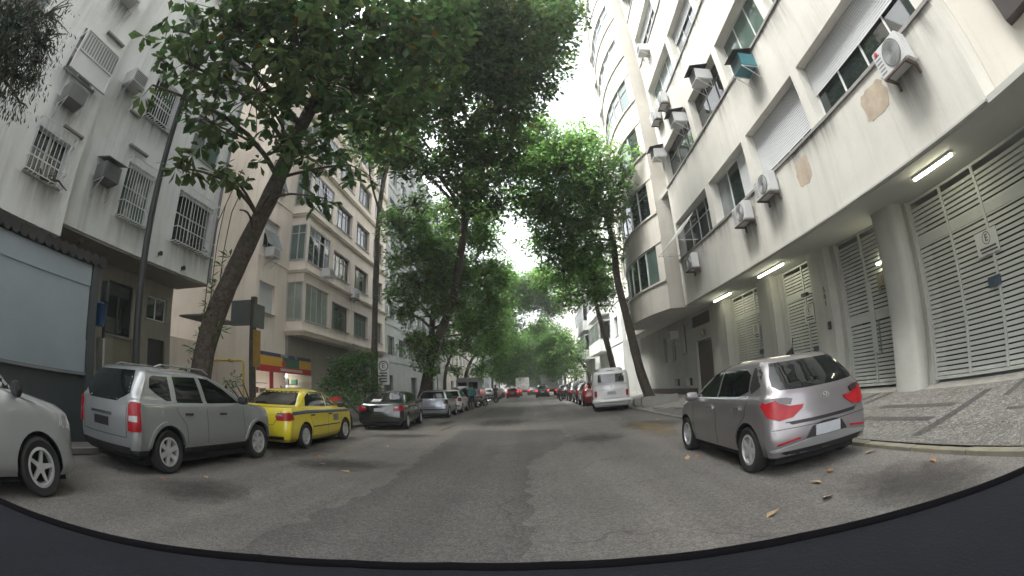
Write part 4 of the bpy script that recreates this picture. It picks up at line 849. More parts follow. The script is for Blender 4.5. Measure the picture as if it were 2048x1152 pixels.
class Car:
    def __init__(s, name, label, cat, levels, paintm, axles, track, wr, arch, spokes=5, style='spoke', cladding=None, group=None, ww=.2, steps=3, bool_=True):
        s.root = thing(name, label, cat, (0, 0, 0), group); s.paint = paintm
        vs, fs = car_body(levels, steps=steps)
        s.bvh = BVHTree.FromPolygons([Vector(v) for v in vs], [f for f in fs])
        me = bpy.data.meshes.new('body'); me.from_pydata(vs, [], fs); me.materials.append(paintm); me.materials.append(M['black'])
        bm = bmesh.new(); bm.from_mesh(me); bmesh.ops.recalc_face_normals(bm, faces=bm.faces); bm.to_mesh(me); bm.free()
        body = link_mesh('body', me, s.root)
        if bool_:
            cut = MB()
            for ya in axles:
                for sx in (-1, 1):
                    cut.lathe([(arch, 0), (arch, .42)], 'x', 28, (sx * track / 2 - .21 + sx * .06, ya, wr))
            cm = cut.mesh('cut', M['black']); bm = bmesh.new(); bm.from_mesh(cm); bmesh.ops.recalc_face_normals(bm, faces=bm.faces); bm.to_mesh(cm); bm.free()
            co = bpy.data.objects.new('cut', cm); COL.objects.link(co)
            md = body.modifiers.new('b', 'BOOLEAN'); md.operation = 'DIFFERENCE'; md.object = co; md.solver = 'EXACT'
            dg = bpy.context.evaluated_depsgraph_get(); dg.update(); ev = body.evaluated_get(dg); nm = bpy.data.meshes.new_from_object(ev)
            body.modifiers.clear(); nm.name = 'body'; body.data = nm; bpy.data.objects.remove(co)
            nm.materials.clear(); nm.materials.append(paintm); nm.materials.append(M['black'])
            for p in nm.polygons:
                c = p.center; d = min(math.hypot(c.y - ya, c.z - wr) for ya in axles)
                p.material_index = 1 if (d < arch + .012 and abs(c.x) < track / 2 + .15 and abs(p.normal.x) < .6) or (d < arch * .99) else 0
                if cladding and c.z < cladding: p.material_index = 1
        me = body.data; me.polygons.foreach_set('use_smooth', [True] * len(me.polygons)); me.set_sharp_from_angle(angle=R(38))
        s.body = body
        MB().box((-track / 2 + .1, min(axles) - .45, .13), (track / 2 - .1, max(axles) + .45, .34)).build_local('underbody_shade_box', M['void'], s.root)  # near-black box added to keep the ground under the car dark
        ty, rim = wheel_meshes(wr, ww, spokes, style)
        for ya in axles:
            for sx in (-1, 1):
                wl = link_mesh('wheel', ty, s.root, None); wl.location = (sx * track / 2, ya, wr); wl.rotation_euler = (random.uniform(0, 6), 0, 0 if sx > 0 else math.pi)
                ri = bpy.data.objects.new('rim', rim); COL.objects.link(ri); ri.parent = wl
    def patch(s, name, poly, view, m, off=.004, parent=None, sub=.09, skirt=.012, mirror=False):
        """polygon drawn in a side/rear/front/top view and laid on the body surface"""
        polys = [poly] + ([[(-a, b_) for a, b_ in reversed(poly)]] if mirror else [])
        out = []
        for pl in polys:
            bm = bmesh.new()
            fv = [bm.verts.new((a, b_, 0)) for a, b_ in pl]
            for tri in tessellate_polygon([[Vector((a, b_, 0)) for a, b_ in pl]]):
                try: bm.faces.new([fv[i] for i in tri])
                except ValueError: pass
            for _ in range(5):
                e = [e for e in bm.edges if e.calc_length() > sub]
                if not e: break
                bmesh.ops.subdivide_edges(bm, edges=e, cuts=1)
                bmesh.ops.triangulate(bm, faces=[f for f in bm.faces if len(f.verts) > 3])
            bnd = [e for e in bm.edges if len(e.link_faces) == 1]
            ok = True
            def cast(a, b_):
                if view == 'R': o, d = Vector((3, a, b_)), Vector((-1, 0, 0))
                elif view == 'L': o, d = Vector((-3, a, b_)), Vector((1, 0, 0))
                elif view == 'B': o, d = Vector((a, -5, b_)), Vector((0, 1, 0))
                elif view == 'F': o, d = Vector((a, 5, b_)), Vector((0, -1, 0))
                else: o, d = Vector((a, b_, 4)), Vector((0, 0, -1))
                h, nrm, _, _ = s.bvh.ray_cast(o, d)
                if h is None: return None
                if nrm.dot(d) > 0: nrm = -nrm
                return h, nrm
            pos = {}
            for v in bm.verts:
                c = cast(v.co.x, v.co.y)
                if c is None: continue
                pos[v] = c
            bad = [v for v in bm.verts if v not in pos]; 
            if bad: bmesh.ops.delete(bm, geom=bad, context='VERTS')
            if not bm.verts: bm.free(); continue
            for v in bm.verts: h, nrm = pos[v]; v.co = h + nrm * off
            nrms = {v: pos[v][1] for v in bm.verts}
            bnd = [e for e in bm.edges if len(e.link_faces) == 1]
            r = bmesh.ops.extrude_edge_only(bm, edges=bnd)
            newv = [g for g in r['geom'] if isinstance(g, bmesh.types.BMVert)]
            for v in newv:
                nb = [e.other_vert(v) for e in v.link_edges if e.other_vert(v) in nrms]
                if nb: v.co = v.co - nrms[nb[0]] * (off + skirt)
            bmesh.ops.recalc_face_normals(bm, faces=bm.faces)
            me = bpy.data.meshes.new(name); bm.to_mesh(me); bm.free(); me.materials.append(m)
            me.polygons.foreach_set('use_smooth', [True] * len(me.polygons)); me.set_sharp_from_angle(angle=R(40))
            out.append(link_mesh(name, me, parent or s.root))
        return out[0] if len(out) == 1 else out
    def both(s, name, poly, m, **kw): return [s.patch(name, poly, v, m, **kw) for v in 'RL']
    def line(s, name, pts, view, m, wd=.008, **kw):     # thin seam along a path
        for (a0, b0), (a1, b1) in zip(pts, pts[1:]):
            L_ = math.hypot(a1 - a0, b1 - b0); nx, ny = -(b1 - b0) / L_ * wd / 2, (a1 - a0) / L_ * wd / 2
            s.patch(name, [(a0 + nx, b0 + ny), (a0 - nx, b0 - ny), (a1 - nx, b1 - ny), (a1 + nx, b1 + ny)], view, m, off=.0025, skirt=.004, **kw)
    def mirror_parts(s, y, z, hw, m):
        for sx in (-1, 1):
            b = MB(); b.lathe([(.0, -.12), (.085, -.09), (.10, 0), (.085, .09), (0, .11)], 'x', 12, (0, 0, 0)); me = b.mesh('side_mirror', m, smooth=60)
            o = link_mesh('side_mirror', me, s.root); o.location = (sx * (hw + .1), y, z); o.scale = (1, .6, .8)
            q = MB().tube([(sx * (hw - .05), y, z - .06), (sx * (hw + .06), y, z - .02)], .02, 6); q.build_local('mirror_stalk', M['black'], s.root)
    def handles(s, ypos, z, m, hw):
        for y in ypos:
            for v, sx in (('R', 1), ('L', -1)):
                s.patch('door_handle', [(y - .09, z - .018), (y + .09, z - .018), (y + .09, z + .018), (y - .09, z + .018)], v, m, off=.028, skirt=.03)
    def place(s, x, y, rz=0): s.root.location = (x, y, 0); s.root.rotation_euler = (0, 0, rz); return s.root

def hb20():
    lv = [(.19, -1.72, 1.75, .70, .10, .2, .0), (.25, -1.90, 1.88, .80, .16, .3, .03), (.42, -1.97, 1.95, .85, .22, .42, .07), (.60, -1.97, 1.97, .862, .24, .45, .09), (.74, -1.95, 1.95, .858, .26, .46, .09),
          (.84, -1.925, 1.86, .86, .28, .46, .09), (.91, -1.91, 1.58, .852, .30, .4, .08), (.96, -1.90, 1.2, .83, .32, .3, .07), (1.0, -1.885, .98, .795, .34, .22, .06), (1.1, -1.82, .82, .755, .36, .2, .05),
          (1.22, -1.70, .62, .71, .36, .2, .05), (1.34, -1.56, .34, .655, .34, .22, .05), (1.42, -1.44, .05, .58, .3, .26, .05), (1.46, -1.28, -.15, .48, .26, .3, .04), (1.475, -.95, -.4, .3, .2, .25, .02)]
    c = Car('parked_car', 'mauve grey hatchback parked by the mosaic pavement', 'car', lv, M['p_mauve'], (-1.26, 1.27), 1.50, .305, .365, 5, 'blade')
    G = M['car_glass']
    c.patch('rear_window', [(-.60, 1.05), (-.66, 1.1), (-.62, 1.22), (-.52, 1.385), (.52, 1.385), (.62, 1.22), (.66, 1.1), (.60, 1.05), (.3, 1.035), (-.3, 1.035)], 'B', G)
    c.both('rear_pillar_panel', [(-1.50, 1.12), (-1.3, 1.03), (-1.22, 1.1), (-1.18, 1.35), (-1.3, 1.36), (-1.42, 1.28)], M['black'], off=.003)
    c.both('rear_side_window', [(-1.2, 1.06), (-.95, 1.0), (-.22, .985), (-.22, 1.345), (-.7, 1.35), (-1.0, 1.335), (-1.15, 1.27)], G)
    c.both('front_side_window', [(-.16, .985), (.82, .985), (.6, 1.13), (.3, 1.27), (0.02, 1.34), (-.16, 1.345)], G)
    c.patch('windscreen', [(-.66, 1.03), (.66, 1.03), (.56, 1.36), (-.56, 1.36)], 'F', G)
    c.both('window_chrome', [(-1.2, .995), (-.9, .972), (.88, .962), (.88, .974), (-.9, .984), (-1.2, 1.01)], M['chrome'], off=.006)
    # tail lamps wrap round the corner
    for v in ('B',):
        c.patch('tail_lamp', [(-.84, .90), (-.80, .74), (-.68, .69), (-.5, .71), (-.36, .80), (-.33, .845), (-.52, .85), (-.60, .88), (-.66, .94)], v, M['red_lens'], off=.014, mirror=True)
        c.patch('tail_lamp_top', [(-.72, .96), (-.64, .885), (-.5, .87), (-.47, .93), (-.55, .955)], v, M['dark_lens'], off=.017, mirror=True)
    c.both('tail_lamp_side', [(-1.82, .86), (-1.74, .90), (-1.66, .93), (-1.72, .82), (-1.78, .74), (-1.82, .72)], M['red_lens'], off=.013)
    c.patch('reflector', [(-.74, .395), (-.42, .44), (-.42, .465), (-.72, .42)], 'B', M['red_lens'], off=.01, mirror=True)
    c.patch('bumper_trim', [(-.80, .345), (-.36, .41), (-.2, .45), (.2, .45), (.36, .41), (.80, .345), (.78, .32), (-.78, .32)], 'B', M['p_silver'], off=.012)
    c.patch('plate_recess', [(-.34, .43), (-.24, .56), (-.1, .60), (.1, .60), (.24, .56), (.34, .43)], 'B', M['black'], off=.014)
    c.patch('licence_plate', [(-.2, .44), (.2, .44), (.2, .57), (-.2, .57)], 'B', M['plate'], off=.03)
    c.patch('rear_diffuser', [(-.7, .24), (.7, .24), (.66, .31), (-.66, .31)], 'B', M['black'], off=.008)
    c.line('seam', [(-.60, .66), (.60, .66)], 'B', M['black'], .012); c.line('seam', [(-.78, .585), (.78, .585)], 'B', M['black'], .008)
    c.patch('boot_lip', [(-.52, .625), (.52, .625), (.56, .655), (-.56, .655)], 'B', M['black'], off=.008)
    lg = [(-.1, .86, .03, .03), ]
    b = MB()
    for k in range(20):
        a0, a1 = 2 * math.pi * k / 20, 2 * math.pi * (k + 1) / 20
        b.quad((.075 * math.cos(a0), -1.955, .90 + .042 * math.sin(a0)), (.075 * math.cos(a1), -1.955, .90 + .042 * math.sin(a1)), (.064 * math.cos(a1), -1.955, .90 + .033 * math.sin(a1)), (.064 * math.cos(a0), -1.955, .90 + .033 * math.sin(a0)))
    b.add([(-.035, -1.957, .872), (-.02, -1.957, .872), (-.008, -1.957, .93), (-.023, -1.957, .93)], [(0, 1, 2, 3)]); b.add([(.012, -1.957, .872), (.027, -1.957, .872), (.039, -1.957, .93), (.024, -1.957, .93)], [(0, 1, 2, 3)]); b.add([(-.02, -1.957, .894), (.02, -1.957, .90), (.022, -1.957, .91), (-.018, -1.957, .904)], [(0, 1, 2, 3)])
    e = b.build_local('emblem', M['chrome'], c.root); e.location.y = .028
    for v in 'RL':
        c.line('seam', [(-.19, .975), (-.19, .4), (-.15, .28)], v, M['black']); c.line('seam', [(.83, .94), (.86, .6), (.78, .28)], v, M['black']); c.line('seam', [(-1.28, .97), (-1.2, .75), (-1.02, .62), (-.9, .45), (-.88, .28)], v, M['black'])
    c.handles((-1.0, -.02), .84, M['chrome'], .86)
    c.both('headlamp', [(1.5, .74), (1.78, .7), (1.86, .78), (1.6, .86)], M['clear_lens'], off=.01)
    c.mirror_parts(.74, 1.0, .80, M['p_mauve'])
    # roof aerial fin
    b = MB(); b.add([(-.03, -1.2, 1.46), (.03, -1.2, 1.46), (.02, -1.02, 1.47), (-.02, -1.02, 1.47), (0, -1.22, 1.56), (0, -1.17, 1.55)], [(0, 1, 4), (1, 2, 5, 4), (2, 3, 5), (3, 0, 4, 5)]); b.tube([(0, -1.19, 1.53), (0, -1.24, 1.68)], .006, 5); b.build_local('aerial', M['black'], c.root)
    return c
hb20().place(3.55, 6.62, R(-.5))

def duster():
    lv = [(.24, -1.95, 1.95, .72, .1, .2, .0), (.32, -2.08, 2.08, .83, .16, .3, .03), (.5, -2.13, 2.14, .895, .2, .4, .06), (.7, -2.13, 2.15, .905, .2, .42, .07), (.88, -2.12, 2.12, .90, .2, .42, .07), (1.0, -2.10, 2.02, .89, .2, .4, .07),
          (1.06, -2.09, 1.7, .88, .2, .34, .06), (1.1, -2.08, 1.3, .85, .2, .24, .05), (1.14, -2.05, 1.12, .82, .22, .18, .05), (1.28, -1.98, .86, .785, .24, .18, .05), (1.44, -1.87, .52, .73, .24, .2, .05), (1.55, -1.77, .2, .67, .22, .22, .05), (1.61, -1.66, -.1, .58, .2, .24, .04), (1.635, -1.35, -.35, .4, .2, .25, .02)]
    c = Car('parked_car', 'silver sport utility car in the left parking row behind the taxi', 'car', lv, M['p_silver'], (-1.31, 1.36), 1.58, .34, .42, 6, 'blade', cladding=.36)
    G = M['car_glass']
    c.patch('rear_window', [(-.42, 1.07), (-.66, 1.2), (-.60, 1.42), (-.52, 1.54), (.52, 1.54), (.60, 1.42), (.66, 1.2), (.42, 1.07)], 'B', G)
    c.both('quarter_window', [(-1.62, 1.30), (-1.56, 1.46), (-1.45, 1.49), (-1.15, 1.49), (-1.15, 1.12), (-1.27, 1.12), (-1.5, 1.22)], G)
    c.both('rear_side_window', [(-1.02, 1.10), (-1.02, 1.50), (-.42, 1.52), (-.34, 1.10)], G)
    c.both('front_side_window', [(-.22, 1.10), (-.30, 1.52), (-.05, 1.505), (.35, 1.35), (.78, 1.11)], G)
    c.patch('windscreen', [(-.7, 1.17), (.7, 1.17), (.6, 1.52), (-.6, 1.52)], 'F', G)
    c.patch('tail_lamp', [(-.89, .66), (-.72, .66), (-.72, 1.04), (-.76, 1.08), (-.87, 1.06)], 'B', M['red_lens'], off=.03, mirror=True)
    c.patch('reversing_lamp', [(-.86, .80), (-.75, .80), (-.75, .88), (-.86, .88)], 'B', M['clear_lens'], off=.036, mirror=True)
    c.both('tail_lamp_side', [(-2.0, .68), (-1.93, .68), (-1.92, 1.03), (-1.95, 1.07), (-2.0, 1.06)], M['red_lens'], off=.02)
    c.patch('licence_plate', [(-.22, .68), (.22, .68), (.22, .81), (-.22, .81)], 'B', M['black'], off=.01); c.patch('plate_bar', [(-.32, .85), (.32, .85), (.32, .89), (-.32, .89)], 'B', M['chrome'], off=.02)
    c.patch('bumper_trim', [(-.72, .32), (.72, .32), (.72, .42), (-.72, .42)], 'B', M['black'], off=.012)
    c.line('seam', [(-.66, 1.0), (-.66, .56), (.66, .56), (.66, 1.0)], 'B', M['black'], .01)
    for v in 'RL':
        c.line('seam', [(-.28, 1.08), (-.28, .42)], v, M['black']); c.line('seam', [(.84, 1.06), (.88, .42)], v, M['black']); c.line('seam', [(-1.09, 1.1), (-1.05, .95), (-.86, .75), (-.82, .42)], v, M['black'])
        c.patch('sill_trim', [(-.86, .385), (.9, .385), (.9, .395), (-.86, .395)], v, M['chrome'], off=.012)
        c.patch('fuel_flap', [(-1.42, .86), (-1.22, .86), (-1.22, 1.0), (-1.42, 1.0)], v, M['p_silver'], off=.006)
        yw = 0
        for ya in (-1.31, 1.36):      # swollen wheel-arch rims
            pts = [(ya + .47 * math.cos(a), .34 + .47 * math.sin(a)) for a in [math.pi * (.06 + .88 * i / 14) for i in range(15)]] + [(ya + .415 * math.cos(a), .34 + .415 * math.sin(a)) for a in [math.pi * (.94 - .88 * i / 14) for i in range(15)]]
            c.patch('arch_rim', pts, v, M['p_silver'], off=.028, skirt=.035, sub=.12)
    c.handles((-.78, .18), .92, M['black'], .9); c.both('headlamp', [(1.72, .82), (1.98, .8), (2.0, .98), (1.76, 1.02)], M['clear_lens'], off=.01); c.mirror_parts(.78, 1.16, .84, M['black'])
    for sx in (-1, 1):
        c_b = MB().tube([(sx * .58, -1.35, 1.62), (sx * .60, -1.2, 1.67), (sx * .60, -.1, 1.67), (sx * .57, .1, 1.60)], .016, 6); c_b.build_local('roof_rail', M['p_silver'], c.root)
    return c
duster().place(-6.27, 6.40, 0)

def sedan(label, pm, L_=4.23, hw=.83, H=1.46, wb=2.465, boot=.99, name='parked_car', group=None, cat='car', sp=5, detail=True, wr=.30):
    r, f = -L_ / 2, L_ / 2; a0 = r + .92; a1 = a0 + wb
    lv = [(.19, r + .22, f - .2, hw * .85, .1, .2, 0), (.27, r + .06, f - .08, hw * .94, .16, .3, .03), (.44, r, f - .02, hw * .99, .2, .4, .06), (.62, r, f, hw, .2, .42, .08), (.78, r + .02, f - .04, hw * .995, .2, .42, .08), (.88, r + .03, f - .15, hw * .99, .2, .4, .08),
          (boot - .05, r + .06, f - .42, hw * .975, .22, .34, .07), (boot, r + .14, f - .85, hw * .95, .2, .24, .05), (boot + .015, r + .45, f - 1.12, hw * .92, .2, .2, .05), (boot + .12, r + .66, f - 1.28, hw * .885, .24, .2, .06), (boot + .24, r + .84, f - 1.48, hw * .84, .26, .2, .06), (boot + .36, r + 1.03, f - 1.74, hw * .78, .26, .22, .06), (H - .05, r + 1.22, f - 1.98, hw * .69, .24, .24, .05), (H - .012, r + 1.45, f - 2.15, hw * .56, .2, .24, .04), (H, r + 1.7, f - 2.3, hw * .35, .2, .2, .02)]
    c = Car(name, label, cat, lv, pm, (a0, a1), hw * 2 - .2, wr, wr + .055, sp, 'spoke', group=group)
    G = M['car_glass']; zt = H - .09; bz = boot + .035
    c.patch('rear_window', [(-hw * .82, bz + .02), (hw * .82, bz + .02), (hw * .62, zt), (-hw * .62, zt)], 'B', G)
    c.patch('windscreen', [(-hw * .82, bz + .03), (hw * .82, bz + .03), (hw * .64, zt), (-hw * .64, zt)], 'F', G)
    mid = (a0 + a1) / 2 + .05
    c.both('rear_side_window', [(r + 1.02, bz), (mid - .04, bz - .02), (mid - .04, zt), (r + 1.42, zt - .005), (r + 1.14, zt - .14)], G)
    c.both('front_side_window', [(mid + .03, bz - .02), (f - 1.18, bz - .02), (f - 1.5, bz + .19), (f - 1.9, zt - .02), (mid + .03, zt)], G)
    c.patch('tail_lamp', [(-hw * .98, .70), (-hw * .62, .70), (-hw * .56, .78), (-hw * .62, .87), (-hw * .96, .88)], 'B', M['red_lens'], off=.014, mirror=True)
    c.patch('reversing_lamp', [(-hw * .78, .80), (-hw * .6, .80), (-hw * .62, .85), (-hw * .76, .85)], 'B', M['clear_lens'], off=.02, mirror=True)
    c.both('tail_lamp_side', [(r + .14, .72), (r + .36, .72), (r + .3, .82), (r + .2, .88), (r + .14, .88)], M['red_lens'], off=.012)
    c.patch('licence_plate', [(-.2, .68), (.2, .68), (.2, .8), (-.2, .8)], 'B', M['plate'], off=.012)
    c.patch('bumper_trim', [(-hw * .8, .26), (hw * .8, .26), (hw * .8, .34), (-hw * .8, .34)], 'B', M['black'], off=.008)
    c.line('seam', [(-hw * .74, .92), (-hw * .5, .6), (hw * .5, .6), (hw * .74, .92)], 'B', M['black'], .01)
    for v in 'RL':
        c.line('seam', [(mid, bz - .05), (mid, .42), (mid + .03, .3)], v, M['black']); c.line('seam', [(f - 1.16, .92), (f - 1.14, .6), (f - 1.2, .3)], v, M['black']); c.line('seam', [(r + 1.05, .95), (a0 + .3, .7), (a0 + .42, .45), (a0 + .42, .3)], v, M['black'])
        c.patch('rub_strip', [(a0 + .4, .5), (a1 - .42, .5), (a1 - .42, .53), (a0 + .4, .53)], v, M['black'], off=.008)
    c.handles((a0 + .38, mid + .14), .80, M['black'], hw); c.both('headlamp', [(f - .5, .68), (f - .2, .64), (f - .16, .74), (f - .42, .8)], M['clear_lens'], off=.01)
    c.mirror_parts(f - 1.25, bz, hw * .92, M['black'])
    return c, a0, a1, r, f, hw
c, a0, a1, r, f, hw = sedan('yellow taxi saloon with a navy side stripe, parked before the shop', M['p_yellow'], cat='taxi', name='taxi', sp=9)
for v in 'RL':
    c.patch('side_stripe', [(r + .16, .89), (r + 1.0, .93), (f - .3, .88), (f - .3, .815), (r + 1.0, .845), (r + .34, .82)], v, M['stripe'], off=.0045)
    c.patch('door_badge', [(f - 1.7, .60), (f - 1.33, .60), (f - 1.33, .78), (f - 1.7, .78)], v, M['sign_tan'], off=.004)
    for k in range(3): c.patch('print_line', [(f - 1.67, .63 + k * .05), (f - 1.42, .63 + k * .05), (f - 1.42, .65 + k * .05), (f - 1.67, .65 + k * .05)], v, M['stripe'], off=.008)
b = MB().tube([(0, -.95, 1.44), (0, -1.02, 1.5)], .012, 6); b.build_local('aerial', M['black'], c.root)
c.place(-6.16, 10.98, R(.3))
c, a0, a1, r, f, hw = sedan('dark green saloon with a paper on its rear shelf', M['p_green'], 4.5, .86, 1.42, 2.62, .97, sp=10)
c.patch('parcel_paper', [(-.45, 1.02), (-.1, 1.02), (-.06, 1.1), (-.40, 1.1)], 'B', M['sign_white'], off=.012)
c.place(-5.5, 17.6, R(3.5))

def hatch(label, pm, L_=3.85, hw=.82, H=1.43, wb=2.44, name='parked_car', group=None, lamp='red_lens', steps=3, sp=5):
    r, f = -L_ / 2, L_ / 2; a0 = r + .65; a1 = a0 + wb
    lv = [(.19, r + .2, f - .2, hw * .85, .1, .2, 0), (.27, r + .05, f - .08, hw * .94, .16, .3, .03), (.45, r, f - .02, hw * .99, .2, .4, .07), (.65, r, f, hw, .22, .42, .08), (.8, r + .03, f - .06, hw * .995, .24, .42, .08), (.88, r + .05, f - .25, hw * .98, .26, .38, .08), (.94, r + .08, f - .65, hw * .95, .28, .28, .07), (.98, r + .12, f - .95, hw * .92, .3, .2, .06),
          (1.1, r + .24, f - 1.12, hw * .87, .3, .2, .06), (1.22, r + .36, f - 1.36, hw * .81, .3, .2, .06), (1.34, r + .5, f - 1.7, hw * .72, .28, .22, .05), (H - .03, r + .66, f - 1.95, hw * .58, .24, .24, .04), (H, r + 1.0, f - 2.2, hw * .35, .2, .2, .02)]
    c = Car(name, label, 'car', lv, pm, (a0, a1), hw * 2 - .2, .29, .345, sp, 'spoke', group=group, steps=steps)
    G = M['car_glass']
    c.patch('rear_window', [(-hw * .8, 1.0), (hw * .8, 1.0), (hw * .64, H - .1), (-hw * .64, H - .1)], 'B', G); c.patch('windscreen', [(-hw * .8, 1.02), (hw * .8, 1.02), (hw * .64, H - .1), (-hw * .64, H - .1)], 'F', G)
    mid = (a0 + a1) / 2 - .05
    c.both('rear_side_window', [(r + .5, 1.0), (mid - .04, .98), (mid - .04, H - .09), (r + .8, H - .1), (r + .58, H - .2)], G); c.both('front_side_window', [(mid + .03, .98), (f - 1.02, .98), (f - 1.36, 1.18), (f - 1.74, H - .1), (mid + .03, H - .09)], G)
    c.patch('tail_lamp', [(-hw * .97, .72), (-hw * .72, .72), (-hw * .7, .86), (-hw * .78, .94), (-hw * .94, .92)], 'B', M[lamp], off=.014, mirror=True); c.both('tail_lamp_side', [(r + .16, .73), (r + .22, .75), (r + .28, .9), (r + .16, .92)], M[lamp], off=.012)
    c.patch('licence_plate', [(-.2, .58), (.2, .58), (.2, .7), (-.2, .7)], 'B', M['plate'], off=.012); c.patch('bumper_trim', [(-hw * .85, .42), (hw * .85, .42), (hw * .85, .48), (-hw * .85, .48)], 'B', M['black'], off=.01); c.line('seam', [(-hw * .66, .96), (-hw * .6, .54), (hw * .6, .54), (hw * .66, .96)], 'B', M['black'], .01)
    for v in 'RL': c.line('seam', [(mid, .95), (mid, .3)], v, M['black'])
    c.handles((mid - .2 if False else a0 + .5, mid + .14), .8, M['black'], hw); c.mirror_parts(f - 1.1, 1.0, hw * .92, M['black']); c.both('headlamp', [(f - .48, .68), (f - .2, .64), (f - .18, .74), (f - .42, .8)], M['clear_lens'], off=.01)
    return c
hatch('bluish silver hatchback with a chrome bumper strip behind the dark green saloon', M['p_silver2'], lamp='dark_lens').place(-5.08, 24.2, R(2))
hatch('small white hatchback between the silver hatchback and the parked van', M['p_white'], 3.8).place(-5.05, 28.6, R(1))
c = hatch('dull silver white car before the kiosk, its front wheel and headlamp showing', M['p_dull'], 4.2, .86, 1.5, 2.76)
c.both('wheel_arch_trim', [(1.25 + .40 * math.cos(a), .29 + .40 * math.sin(a)) for a in [math.pi * i / 12 for i in range(13)]] + [(1.25 + .35 * math.cos(a), .29 + .35 * math.sin(a)) for a in [math.pi * (1 - i / 12) for i in range(13)]], M['p_white'], off=.02) if False else None
c.place(-5.85, .98, 0); c.root.scale = (1.02, 1.04, 1.14)

def kombi():
    lv = [(.24, -2.0, 2.0, .76, .1, .2, 0), (.34, -2.14, 2.14, .83, .2, .3, .03), (.7, -2.17, 2.2, .855, .26, .4, .08), (1.0, -2.17, 2.2, .86, .28, .42, .09), (1.2, -2.14, 2.15, .845, .28, .42, .09), (1.3, -2.14, 2.09, .85, .24, .4, .07), (1.6, -2.11, 1.92, .825, .23, .4, .06), (1.76, -2.08, 1.78, .80, .22, .4, .05), (1.86, -2.0, 1.6, .73, .22, .38, .05), (1.9, -1.7, 1.4, .5, .22, .3, .03)]
    c = Car('van', 'old white rear engined van parked by the tree planter', 'van', lv, M['p_white'], (-1.25, 1.15), 1.42, .32, .38, 5, 'blade')
    G = M['car_glass']
    c.patch('rear_window', [(-.56, 1.35), (-.61, 1.4), (-.59, 1.67), (-.54, 1.71), (.54, 1.71), (.59, 1.67), (.61, 1.4), (.56, 1.35)], 'B', M['win_glass']); c.line('seal', [(-.6, 1.33), (-.58, 1.73), (.58, 1.73), (.6, 1.33), (-.6, 1.33)], 'B', M['grey_metal'], .025)
    for (a, e) in ((-1.75, -1.05), (-.92, -.1), (.05, .8), (.95, 1.55)): c.both('side_window', [(a, 1.34), (e, 1.34), (e, 1.66), (a, 1.66)], G)
    c.patch('windscreen', [(-.66, 1.3), (.66, 1.3), (.58, 1.7), (-.58, 1.7)], 'F', G)
    c.patch('tail_lamp', [(-.76, .70), (-.66, .70), (-.66, .97), (-.76, .97)], 'B', M['red_lens'], off=.025, mirror=True)
    c.patch('licence_plate', [(-.2, .78), (.2, .78), (.2, .93), (-.2, .93)], 'B', M['plate'], off=.012)
    c.line('seam', [(-.62, 1.28), (.62, 1.28)], 'B', M['grey_metal'], .012); c.line('seam', [(-.6, 1.0), (.6, 1.0)], 'B', M['grey_metal'], .008); c.line('seam', [(-.62, .62), (.62, .62)], 'B', M['grey_metal'], .01)
    b = MB(); b.lathe([(.05, 0), (.05, -.012), (.042, -.012), (.042, 0)], 'y', 18, (0, -2.2, 1.14), close=True); b.add([(-.03, -2.212, 1.165), (-.02, -2.212, 1.165), (.0, -2.212, 1.13), (-.005, -2.212, 1.12)], [(0, 1, 2, 3)]); b.add([(.03, -2.212, 1.165), (.02, -2.212, 1.165), (.0, -2.212, 1.13), (.005, -2.212, 1.12)], [(0, 1, 2, 3)]); b.add([(-.03, -2.212, 1.13), (-.016, -2.212, 1.102), (0, -2.212, 1.118), (.016, -2.212, 1.102), (.03, -2.212, 1.13), (.016, -2.212, 1.112), (0, -2.212, 1.126), (-.016, -2.212, 1.112)], [(0, 1, 7), (1, 2, 6, 7), (2, 3, 5, 6), (3, 4, 5)]); b.build_local('emblem', M['grey_metal'], c.root)
    b = MB(); pts = [(x, -2.24 + .1 * (abs(x) / .84) ** 3) for x in [-.86 + 1.72 * i / 14 for i in range(15)]]
    b.tube([(x, y, .50) for x, y in pts], .085, 8); b.build_local('bumper', M['p_white'], c.root, smooth=50)
    b = MB(); P = [(.5 * math.copysign(abs(math.cos(a)) ** .4, math.cos(a)), -.75 + .95 * math.copysign(abs(math.sin(a)) ** .4, math.sin(a))) for a in [2 * math.pi * i / 24 for i in range(24)]]
    b.prism([(1.25 * x, y * 1.05) for x, y in P], 1.80, 1.98); b.prism([(1.1 * x, y * .98) for x, y in P], 1.98, 2.02); b.build_local('roof_hatch', M['p_white'], c.root)
    MB().box((-.17, -1.80, 1.885), (.17, -1.74, 1.91)).build_local('roof_vent', M['black'], c.root)
    c.mirror_parts(1.5, 1.35, .84, M['black'])
    return c
kombi().place(3.78, 22.7, R(-6))

